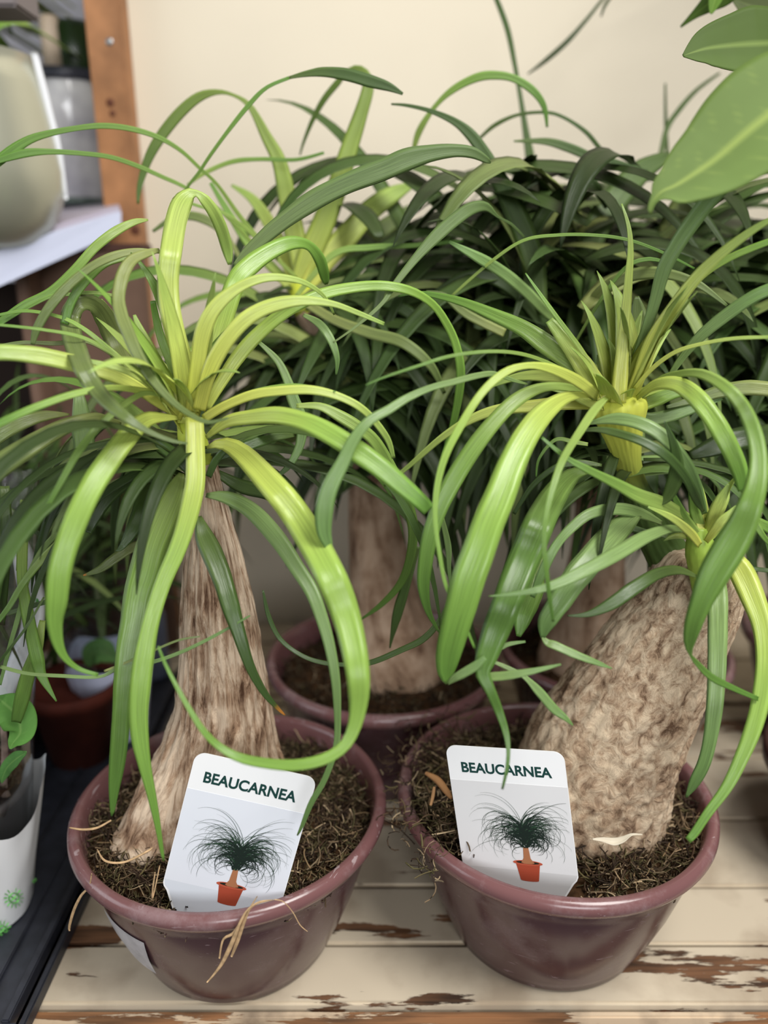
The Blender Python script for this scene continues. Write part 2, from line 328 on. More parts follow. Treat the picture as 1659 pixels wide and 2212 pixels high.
def moss(c, parent, R, z, seed, n, dome=0.014, spill=None, dip=(0, 0, .02, 0), nm='moss', lmin=.006, lmax=.02, shade=1.0):
    rnd = random.Random(seed); V = []; Fa = []; C = []
    nr, ns = 26, 64; SV = []; SF = []
    def hz(x, y):
        r = math.hypot(x, y) / R
        return z + dome * (1 - r * r) - dip[3] * math.exp(-((x - dip[0]) ** 2 + (y - dip[1]) ** 2) / dip[2] ** 2) + 0.008 * noise.noise(Vector((x * 45 + seed, y * 45, 1))) + 0.005 * noise.noise(Vector((x * 120, y * 120, seed)))
    for j in range(nr):
        for i in range(ns):
            a = 2 * pi * i / ns; r = R * (j + 0.02) / (nr - 1)
            x, y = r * cos(a), r * sin(a); zz = hz(x, y)
            if r > .07: lim = .0885 - max(0, .084 - zz) * .42; f = min(1, lim / r); x *= f; y *= f
            SV.append((c[0] + x, c[1] + y, zz))
    for j in range(nr - 1):
        for i in range(ns):
            SF.append((j * ns + i, (j + 1) * ns + i, (j + 1) * ns + (i + 1) % ns, j * ns + (i + 1) % ns))
    mesh_obj('soil', SV, SF, M_SOIL, parent)
    for k in range(n):
        a = rnd.uniform(0, 2 * pi); r = R * math.sqrt(rnd.random()) * 0.985
        x, y = r * cos(a), r * sin(a); zz = hz(x, y) + rnd.uniform(-.001, .005)
        if spill and rnd.random() < spill[3]:
            x = spill[0] + rnd.gauss(0, spill[4]); y = spill[1] + rnd.gauss(0, spill[5]); zz = spill[2] + rnd.gauss(0, .006)
            rr_ = math.hypot(x, y)
            if rr_ > 0.112: x *= .112 / rr_; y *= .112 / rr_
        if zz < c[2] + z - 0.012: zz = c[2] + z
        p = Vector((c[0] + x, c[1] + y, zz)); uu_, vv_ = px(p)
        if p.y < .374 and vv_ > 1590 and (955 < uu_ < 1260 or 380 < uu_ < 610) and (p.y < .352 or 955 < uu_): continue
        d = Vector((rnd.gauss(0, 1), rnd.gauss(0, 1), rnd.gauss(0, .35))).normalized()
        ax = Vector((rnd.gauss(0, 1), rnd.gauss(0, 1), rnd.gauss(0, 1))).normalized(); L = rnd.uniform(lmin, lmax); w = rnd.uniform(.0002, .0006)
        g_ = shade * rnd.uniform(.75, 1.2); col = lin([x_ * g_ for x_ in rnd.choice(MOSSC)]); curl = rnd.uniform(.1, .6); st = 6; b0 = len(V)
        spl = math.hypot(x, y) > R
        for s in range(st):
            X = d.orthogonal().normalized() * w; Y = d.cross(X)
            for q in range(3):
                aa = 2 * pi * q / 3; V.append(p + X * cos(aa) + Y * sin(aa)); C.append(col)
            p = p + d * (L / st); d = Matrix.Rotation(curl, 3, ax) @ d
            e_ = math.hypot(p.x - c[0], p.y - c[1])
            if not spl and e_ > R * 1.005: p.x = c[0] + (p.x - c[0]) * R / e_; p.y = c[1] + (p.y - c[1]) * R / e_
            if p.z < hz(p.x - c[0], p.y - c[1]) and math.hypot(p.x - c[0], p.y - c[1]) < R: p.z = hz(p.x - c[0], p.y - c[1]) + .0005
        for s in range(st - 1):
            for q in range(3):
                a_ = b0 + s * 3 + q; b_ = b0 + s * 3 + (q + 1) % 3; Fa.append((a_, b_, b_ + 3, a_ + 3))
    o = mesh_obj(nm, V, Fa, M_MOSS, parent, cols=C); o['kind'] = 'stuff'; return o

TONE = {
 'Y': [(204, 206, 92), (194, 208, 108), (156, 186, 96)],
 'L': [(198, 206, 98), (154, 186, 86), (108, 152, 64)],
 'G': [(160, 182, 94), (122, 154, 72), (92, 132, 56)],
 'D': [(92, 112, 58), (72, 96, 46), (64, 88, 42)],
 'B': [(134, 160, 94), (130, 158, 96), (108, 142, 78)],
 'O': [(150, 158, 92), (124, 138, 80), (100, 120, 66)],
 'H': [(112, 138, 68), (94, 126, 58), (80, 116, 50)],
 'X': [(176, 186, 84), (144, 164, 76), (76, 102, 46)],  # dimmer greens, shade on the back plant is put into the colour
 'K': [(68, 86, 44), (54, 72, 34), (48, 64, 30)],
 'M': [(116, 134, 82), (98, 120, 70), (90, 112, 64)],
}
def blade(rows, cols, V, Fa, C, U, fold=0.16, camf=0.8, twist=0.0, thick=0.0005, u0=0.0):
    """rows: (point, half width). eight sided strap with a folded midrib"""
    n = len(rows); S = []; Ts = []
    for k in range(n):
        T = (rows[min(k + 1, n - 1)][0] - rows[max(k - 1, 0)][0])
        T = T.normalized() if T.length > 1e-9 else Vector((0, 0, 1)); Ts.append(T)
        p = rows[k][0]; Nf = (CAM - p).normalized() * camf + Vector((0.1, 0, 1)) * (1 - camf)
        s = T.cross(Nf)
        s = s.normalized() if s.length > 0.05 else (S[-1] if S else T.orthogonal().normalized())
        if S and s.dot(S[-1]) < 0: s = -s
        S.append(s)
    for _ in range(3):
        S = [(S[max(i - 1, 0)] + S[i] * 2 + S[min(i + 1, n - 1)]).normalized() for i in range(n)]
    b0 = len(V)
    for k in range(n):
        p, hw = rows[k]; T = Ts[k]; s = (S[k] - T * S[k].dot(T)).normalized(); t = k / (n - 1)
        if twist: s = Matrix.Rotation(twist * sin(t * pi), 3, T) @ s
        Nn = s.cross(T).normalized()
        if Nn.dot(CAM - p) < 0: Nn = -Nn
        th = min(thick, hw * 0.5); wob = 0.06 * noise.noise(Vector((t * 9 + u0, u0, 0)))
        for x, h in ((-1, fold), (-.5, fold * .35), (0, 0), (.5, fold * .35), (1, fold)):
            V.append(p + s * (x * hw * (1 + wob)) + Nn * (h * hw)); U.append((0.5 + x * .5 + u0, t * 4 + u0)); C.append(cols(t, x))
        for x, h in ((.55, fold * .4), (0, 0), (-.55, fold * .4)):
            V.append(p + s * (x * hw) + Nn * (h * hw - th)); U.append((0.5 + x * .5 + u0, t * 4 + u0)); C.append(cols(t, x))
    for k in range(n - 1):
        for i in range(8):
            a = b0 + k * 8 + i; b = b0 + k * 8 + (i + 1) % 8; Fa.append((a, b, b + 8, a + 8))
    Fa.append(tuple(b0 + i for i in range(7, -1, -1))); Fa.append(tuple(b0 + (n - 1) * 8 + i for i in range(8)))
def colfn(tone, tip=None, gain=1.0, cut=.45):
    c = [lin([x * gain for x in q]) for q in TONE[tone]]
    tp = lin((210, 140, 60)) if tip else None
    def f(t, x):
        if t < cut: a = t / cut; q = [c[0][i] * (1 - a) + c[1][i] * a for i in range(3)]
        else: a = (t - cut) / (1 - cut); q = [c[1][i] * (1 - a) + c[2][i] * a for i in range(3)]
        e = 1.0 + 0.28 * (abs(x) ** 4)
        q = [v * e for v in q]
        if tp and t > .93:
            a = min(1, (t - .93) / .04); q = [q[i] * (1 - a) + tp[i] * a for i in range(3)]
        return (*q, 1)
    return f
LC = [0]
def leaf(parent, spec, y, tone='G', tip=None, fold=.16, camf=.8, mat=None, gain=1.0, twist=0.0):
    """spec: 'u,v,w u,v,w ...' read off the plant, y: near/mid/far distance of root, middle and tip"""
    pts = [[float(x) for x in q.split(',')] for q in spec.split()]
    n = max(24, min(64, len(pts) * 6)); rr = crom(pts, n); rows = []
    yy = y if isinstance(y, (tuple, list)) else (y, y, y)
    for k, (u, v, w) in enumerate(rr):
        t = k / (n - 1)
        f = t * (len(yy) - 1); i = min(int(f), len(yy) - 2); g = f - i; g = g * g * (3 - 2 * g)
        yv = yy[i] * (1 - g) + yy[i + 1] * g
        if len(yy) == 3:
            yv = yy[0] * (1 - t) * (1 - 2 * t) + yy[1] * 4 * t * (1 - t) + yy[2] * t * (2 * t - 1)
        p = P(u, v, yv); rows.append((p, max(.0003, w / 2 * depth(p) / F)))
    V = []; Fa = []; C = []; U = []
    LC[0] += 1
    blade(rows, colfn(tone, tip, gain, .30 if len(pts) > 14 else .45), V, Fa, C, U, fold, camf, twist, u0=LC[0] * .37)
    return mesh_obj('leaf', V, Fa, mat or M_LEAF, parent, cols=C, uvs=U)
def wild_rows(c, az, el, L, w, droop, rnd, n=16):
    p = Vector(c); d = Vector((cos(az) * cos(el), sin(az) * cos(el), sin(el))); rows = []
    side = rnd.uniform(-.5, .5)
    for k in range(n):
        t = k / (n - 1); ww = w * min(1, .45 + t * 2.5) * (1 - t ** 2.6) + .0004
        rows.append((p.copy(), ww / 2))
        d = (d + Vector((-sin(az) * side * .05, cos(az) * side * .05, -droop * (0.35 + t)))).normalized(); p = p + d * (L / (n - 1))
        if p.y > .865: p.y = .865
        if p.z < .006: p.z = .006
    return rows
def wild(parent, c, n, seed, az=(0, 2 * pi), el=(.1, 1.3), L=(.16, .3), w=(.006, .013), droop=(.10, .2), tones='DDKOG', single=0, mat=None, spread=.008, name='leaf', keep=None):
    rnd = random.Random(seed); V = []; Fa = []; C = []; U = []; cnt = 0; k = 0
    while k < n:
        a = rnd.uniform(*az); e = rnd.uniform(*el); cc = Vector(c) + Vector((rnd.gauss(0, spread), rnd.gauss(0, spread), rnd.gauss(0, spread * 1.5)))
        rows = wild_rows(cc, a, e, rnd.uniform(*L), rnd.uniform(*w), rnd.uniform(*droop), rnd)
        k += 1
        if keep and not keep(rows): continue
        cf = colfn(rnd.choice(tones), None, rnd.uniform(.85, 1.15))
        if cnt < single:
            V1 = []; F1 = []; C1 = []; U1 = []
            blade(rows, cf, V1, F1, C1, U1, .16, .35, 0, u0=k * .31); mesh_obj('leaf', V1, F1, mat or M_BACKLEAF, parent, cols=C1, uvs=U1)
        else: blade(rows, cf, V, Fa, C, U, .16, .35, 0, u0=k * .31)
        cnt += 1
    if V:
        o = mesh_obj('foliage', V, Fa, mat or M_BACKLEAF, parent, cols=C, uvs=U); o['kind'] = 'stuff'
def px(p):
    d = depth(p); a = p.x / d; b = ((p.z - CZ) * cos(PITCH) + p.y * sin(PITCH)) / d
    return 829.5 + a * F, 1106 - b * F
def clear_of(*rects, near=.2):
    """leaves are only kept where the plant is bare of them in those places"""
    def f(rows):
        for p, w in rows:
            if p.y < near: return False
            u, v = px(p)
            for (a, b, c, d) in rects:
                if a < u < c and b < v < d: return False
        return True
    return f

# ================================================================ plant in front on the left
A = empty('ponytail_palm', (-0.0965, 0.4165, 0), 'ponytail palm at the front left with an upright furrowed trunk in a round plum pot', 'potted plant', 'ponytail palms in plum plastic pots')
pot((-0.0965, 0.4185, 0), A, 0.978)
moss((-0.0965, 0.4185, 0), A, 0.0885, 0.081, 3, 6500, 0.012, None, (.006, -.074, .028, .009))
Y = .4165
trunk([(462, 1775, Y, 350), (464, 1735, Y, 318), (468, 1690, Y, 292), (474, 1650, Y, 268), (478, 1600, Y, 232), (482, 1550, Y, 206), (482, 1500, Y, 188), (477, 1400, Y, 166), (468, 1300, Y, 146), (460, 1200, Y, 118), (452, 1130, Y, 94), (444, 1060, Y, 74), (436, 1000, Y, 60)], A, M_BARK, 0.055, 0.16, 2, cells=(12, 4))
trunk([(436, 1030, Y, 56), (425, 985, Y, 62), (412, 935, Y, 56), (406, 890, Y, 36)], A, simple('leaf_sheath', (176, 190, 70), .5, .3, var=.15), 0.03, 0, 4, 48, 30, 'crown_heart')
LA = [
('447,967,6 480,958,26 520,978,44 575,1035,58 630,1100,62 680,1180,66 722,1262,66 750,1340,62 768,1420,56 775,1490,46 768,1560,30 745,1610,24 700,1640,24 640,1653,24 580,1650,22 520,1638,20 475,1614,16 440,1580,14 408,1530,11 380,1480,9 355,1430,7 342,1396,4', (.405, .36, .325, .305, .295, .30, .315), 'L'),
('420,902,38 422,975,42 422,1035,42 415,1080,42 398,1145,40 378,1200,38 352,1260,36 327,1340,36 311,1420,42 303,1480,44 299,1540,40 303,1600,36 314,1660,26 328,1720,19 340,1780,13 350,1840,8 354,1860,3', (.40, .345, .32), 'L'),
('392,1022,12 378,1065,48 352,1120,64 328,1180,66 312,1240,66 300,1280,62 290,1340,58 278,1400,52 270,1460,46 262,1540,38 258,1600,37 253,1650,33 247,1700,24 243,1750,10 241,1763,3', (.405, .36, .335), 'G'),
('385,903,8 352,902,20 318,906,34 283,935,44 240,990,48 200,1050,52 168,1115,52 143,1180,50 128,1240,50 122,1300,44 118,1340,34 124,1385,24 140,1420,15 170,1445,10 212,1458,8', (.40, .335, .33), 'L'),
('350,855,8 310,850,12 262,878,15 215,920,16 170,975,16 135,1035,13 105,1090,10 78,1140,8 56,1172,3', (.395, .35, .34), 'G'),
('262,915,5 232,905,14 200,902,22 140,922,34 75,958,44 0,1008,50 -60,1070,50 -110,1140,40', (.41, .37, .35), 'O'),
('150,895,4 100,898,22 50,912,32 0,938,36 -50,975,34', (.45, .43, .42), 'O'),
('360,852,10 300,843,14 240,838,14 165,850,15 90,875,16 30,900,16 -20,925,15', (.40, .36, .34), 'L'),
('395,900,20 350,870,30 300,838,32 250,812,35 200,797,36 150,783,38 75,768,38 0,762,36 -60,770,34', (.41, .385, .36), 'Y'),
('390,895,18 345,850,17 300,815,17 255,795,14 190,780,10', (.41, .39, .38), 'Y'),
('380,885,14 325,840,14 275,790,14 230,750,12 180,710,10 130,685,8 60,672,7 0,680,6 -30,690,5', (.415, .42, .42), 'L'),
('370,870,10 290,800,10 240,762,8 175,728,8 90,712,7 0,702,6 -30,700,5', (.41, .40, .39), 'L'),
('330,830,10 290,800,22 262,770,36 238,710,44 210,664,40 180,653,36 158,668,40 152,705,42 165,755,43 188,812,42 225,862,34 270,900,24 320,932,13 370,952,9 405,958,4', (.43, .455, .43, .37, .35, .355), 'O'),
('345,540,8 325,545,16 288,560,24 267,590,28 256,640,28 262,680,29 275,715,28 297,765,25 330,820,20 370,865,15 410,895,12 450,912,9 493,903,4', (.43, .38, .36), 'O'),
('408,905,44 404,830,42 395,780,42 378,720,44 366,660,46 363,600,46 370,540,46 380,480,46 393,440,42 410,420,26 425,418,14 442,432,24 462,460,28 480,500,28 492,545,22 496,572,8', (.415, .41, .42, .47, .49), 'Y'),
('415,890,30 425,800,32 438,720,36 465,665,32 510,625,24 560,603,20 610,600,16 660,612,12 700,640,8 722,680,4', (.405, .40, .43), 'Y'),
('430,860,24 455,780,36 480,700,42 510,610,42 545,570,42 590,540,36 630,525,30 665,530,22 690,560,26 702,600,20 705,615,6', (.43, .45, .50), 'L'),
('430,885,28 450,810,32 480,750,34 520,700,34 560,672,32 610,655,30 660,650,22 720,657,14 770,675,12 830,700,8', (.40, .40, .42), 'Y'),
('445,885,16 475,830,26 515,770,30 560,720,30 620,672,28 690,638,26 760,622,24 830,618,22 890,630,20 935,658,18 965,700,18 985,745,18 995,800,20 990,860,18 975,930,14 955,990,8', (.41, .42, .44, .46, .47), 'L'),
('440,840,8 480,760,10 525,700,10 575,665,9 640,652,6', (.40, .40, .41), 'L'),
('440,905,20 480,880,20 540,855,22 600,845,22 675,843,20 740,860,18 790,890,16 835,945,14 850,990,8', (.40, .39, .40), 'Y'),
('450,895,8 500,865,10 560,842,8 640,832,7 725,846,3', (.405, .40, .39), 'L'),
('445,945,8 490,912,26 540,902,32 600,898,40 660,912,42 720,942,46 775,978,48 830,1018,46 880,1060,40 915,1090,34 926,1103,28', (.40, .365, .355), 'L'),
('640,877,10 690,878,18 735,900,26 775,925,28 810,955,28 850,1025,28 876,1080,28 892,1140,22 886,1205,20 865,1260,16 825,1305,12 780,1338,4', (.41, .42, .45), 'G'),
('445,1070,10 490,1075,30 545,1105,36 600,1165,38 640,1225,34 672,1275,32 695,1335,28 713,1400,24 725,1470,20 729,1540,16 728,1600,14 718,1640,13 698,1690,13 672,1735,12 652,1785,8 642,1805,3', (.40, .345, .33), 'B'),
('430,1115,10 440,1155,38 460,1200,46 480,1250,44 495,1300,40 515,1365,30 540,1440,22 570,1495,15 600,1530,8 616,1545,3', (.395, .36, .355), 'D', 1),
('372,1048,4 340,1035,16 310,1034,24 270,1045,30 235,1075,28 210,1110,24 190,1150,16', (.41, .41, .40), 'D'),
('330,1040,20 315,1080,40 295,1130,36 265,1180,14 250,1190,3', (.42, .40, .39), 'D'),
('325,1165,8 290,1180,20 250,1205,22 215,1230,16 180,1243,3', (.42, .41, .40), 'O', 1),
('170,850,20 178,920,44 182,980,42 175,1050,36 165,1100,24', (.44, .43, .43), 'B'),
('560,740,8 600,780,16 622,825,20 632,860,28 650,910,26 648,960,20 625,1005,14 598,1030,6', (.44, .43, .42), 'B'),
('655,680,8 690,700,18 715,735,18 728,775,12 726,810,4', (.45, .44, .44), 'B'),
('320,475,4 290,480,14 250,500,20 205,535,20 160,585,20 110,630,18 50,660,16 0,695,14 -30,715,12', (.48, .45, .43), 'G'),
('345,545,6 300,542,12 250,552,18 200,575,18 150,615,20 110,660,20 80,710,18 70,745,8', (.44, .42, .41), 'O'),
('330,548,8 280,552,18 225,568,22 185,605,22 155,650,18 140,700,16', (.45, .43, .42), 'G'),
('205,655,36 228,690,44 245,735,40 255,775,26', (.455, .46, .46), 'G'),
('255,640,6 200,632,8 150,636,8 110,640,8 50,670,7 0,700,7', (.44, .43, .42), 'G'),
('260,780,6 190,738,10 120,742,10 50,740,8 0,748,8', (.44, .43, .42), 'O'),
('0,1440,8 60,1455,8 130,1460,8 215,1462,7 260,1440,10 330,1430,9 400,1405,8 470,1370,7 540,1330,4', (.37, .36, .36), 'B'),
('225,1450,5 300,1420,5 380,1385,5 432,1375,3', (.355, .355, .355), 'O'),
('300,995,12 330,960,24 385,990,30 430,1040,20', (.42, .40, .40), 'D'),
('560,1000,6 510,960,10 470,990,16 450,1030,14', (.40, .40, .40), 'D'),
('640,940,6 590,945,22 530,965,24 470,990,12', (.43, .41, .40), 'D'),
('450,1010,10 520,1050,30 590,1070,34 650,1130,30 690,1200,24 705,1270,16', (.42, .41, .41), 'K'),
('395,890,16 362,820,20 330,760,20 300,705,14 290,680,6', (.41, .415, .42), 'Y'),
('400,880,16 375,800,20 345,720,18 330,650,12', (.42, .43, .43), 'L'),
('0,1090,12 40,1115,12 80,1150,11 120,1190,9', (.42, .42, .42), 'D'),
('130,1170,16 90,1210,16 50,1260,14 20,1310,12 -10,1350,10', (.39, .38, .37), 'G'),
('125,1150,12 90,1190,13 60,1250,12 40,1330,10 20,1400,9 0,1480,6', (.40, .39, .38), 'B'),
('55,1080,20 50,1150,22 48,1250,22 62,1340,26 80,1420,28 90,1460,20 122,1515,3', (.40, .39, .38), 'G'),
('92,1340,12 80,1400,24 60,1460,30 45,1520,30 35,1560,20', (.40, .39, .39), 'G'),
('10,1050,20 14,1150,24 8,1250,22 0,1350,20', (.41, .40, .40), 'D'),
('0,1330,10 50,1315,12 100,1300,10 130,1290,6', (.41, .40, .40), 'D'),
('95,1290,4 60,1350,6 30,1390,6 -10,1440,6', (.38, .37, .37), 'D'),
]
for q in LA: leaf(A, q[0], q[1], q[2], q[3] if len(q) > 3 else None)
noA = clear_of((380, 1080, 640, 1800), (100, 1190, 240, 2212), (240, 1300, 900, 2300), (600, 1180, 900, 1600), (200, 120, 1400, 520), (-200, 100, 330, 560), (330, 500, 520, 930), (500, 700, 900, 900))
ca = P(428, 985, .42)
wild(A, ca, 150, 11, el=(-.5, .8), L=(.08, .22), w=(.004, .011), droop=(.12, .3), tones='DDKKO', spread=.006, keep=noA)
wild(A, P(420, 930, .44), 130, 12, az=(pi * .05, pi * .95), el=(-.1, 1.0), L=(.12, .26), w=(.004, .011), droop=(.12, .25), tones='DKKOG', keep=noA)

wild(A, P(408, 915, .415), 16, 13, el=(.75, 1.45), L=(.045, .10), w=(.008, .012), droop=(.02, .10), tones='YYL', single=16, spread=.003, mat=M_LEAF)

# ================================================================ plant in front on the right
B = empty('ponytail_palm', (0.109, 0.428, 0), 'ponytail palm at the front right with a thick slanting trunk and a small side shoot', 'potted plant', 'ponytail palms in plum plastic pots')
pot((0.109, 0.428, 0), B)
moss((0.109, 0.428, 0), B, 0.0905, 0.084, 5, 7500, 0.010, (-.070, -.012, .103, .16, .016, .035), (-.032, -.068, .03, .013))
Y = .425
trunk([(1262, 1826, Y, 90), (1268, 1815, Y, 210), (1272, 1792, Y, 276), (1273, 1750, Y, 312), (1278, 1690, Y, 322), (1296, 1630, Y, 312), (1330, 1570, Y, 296), (1376, 1490, Y, 270), (1430, 1400, Y, 240), (1478, 1322, Y, 214), (1505, 1265, Y, 200), (1520, 1225, Y, 188), (1530, 1200, Y, 140), (1533, 1190, Y, 60)], B, M_BARK2, 0.030, 0.05, 7, cells=(16, 9))
trunk([(1475, 1250, .43, 96), (1432, 1180, .435, 84), (1392, 1100, .435, 72), (1370, 1050, .434, 54), (1358, 1005, .432, 52), (1349, 955, .432, 70), (1342, 915, .432, 92), (1338, 885, .432, 112), (1335, 866, .432, 104), (1334, 850, .432, 50)], B, vcolmat('stem_sheath', .5), .045, 0, 3, 90, 110, 'stem', grad=((70, 92, 42), (198, 204, 84), .52, .80))
trunk([(1522, 1270, .40, 50), (1518, 1225, .398, 58), (1514, 1190, .396, 62), (1510, 1165, .395, 50), (1512, 1140, .395, 26)], B, simple('shoot_sheath', (150, 178, 70), .45, .35, var=.15), .05, 0, 6, 48, 30, 'side_shoot')
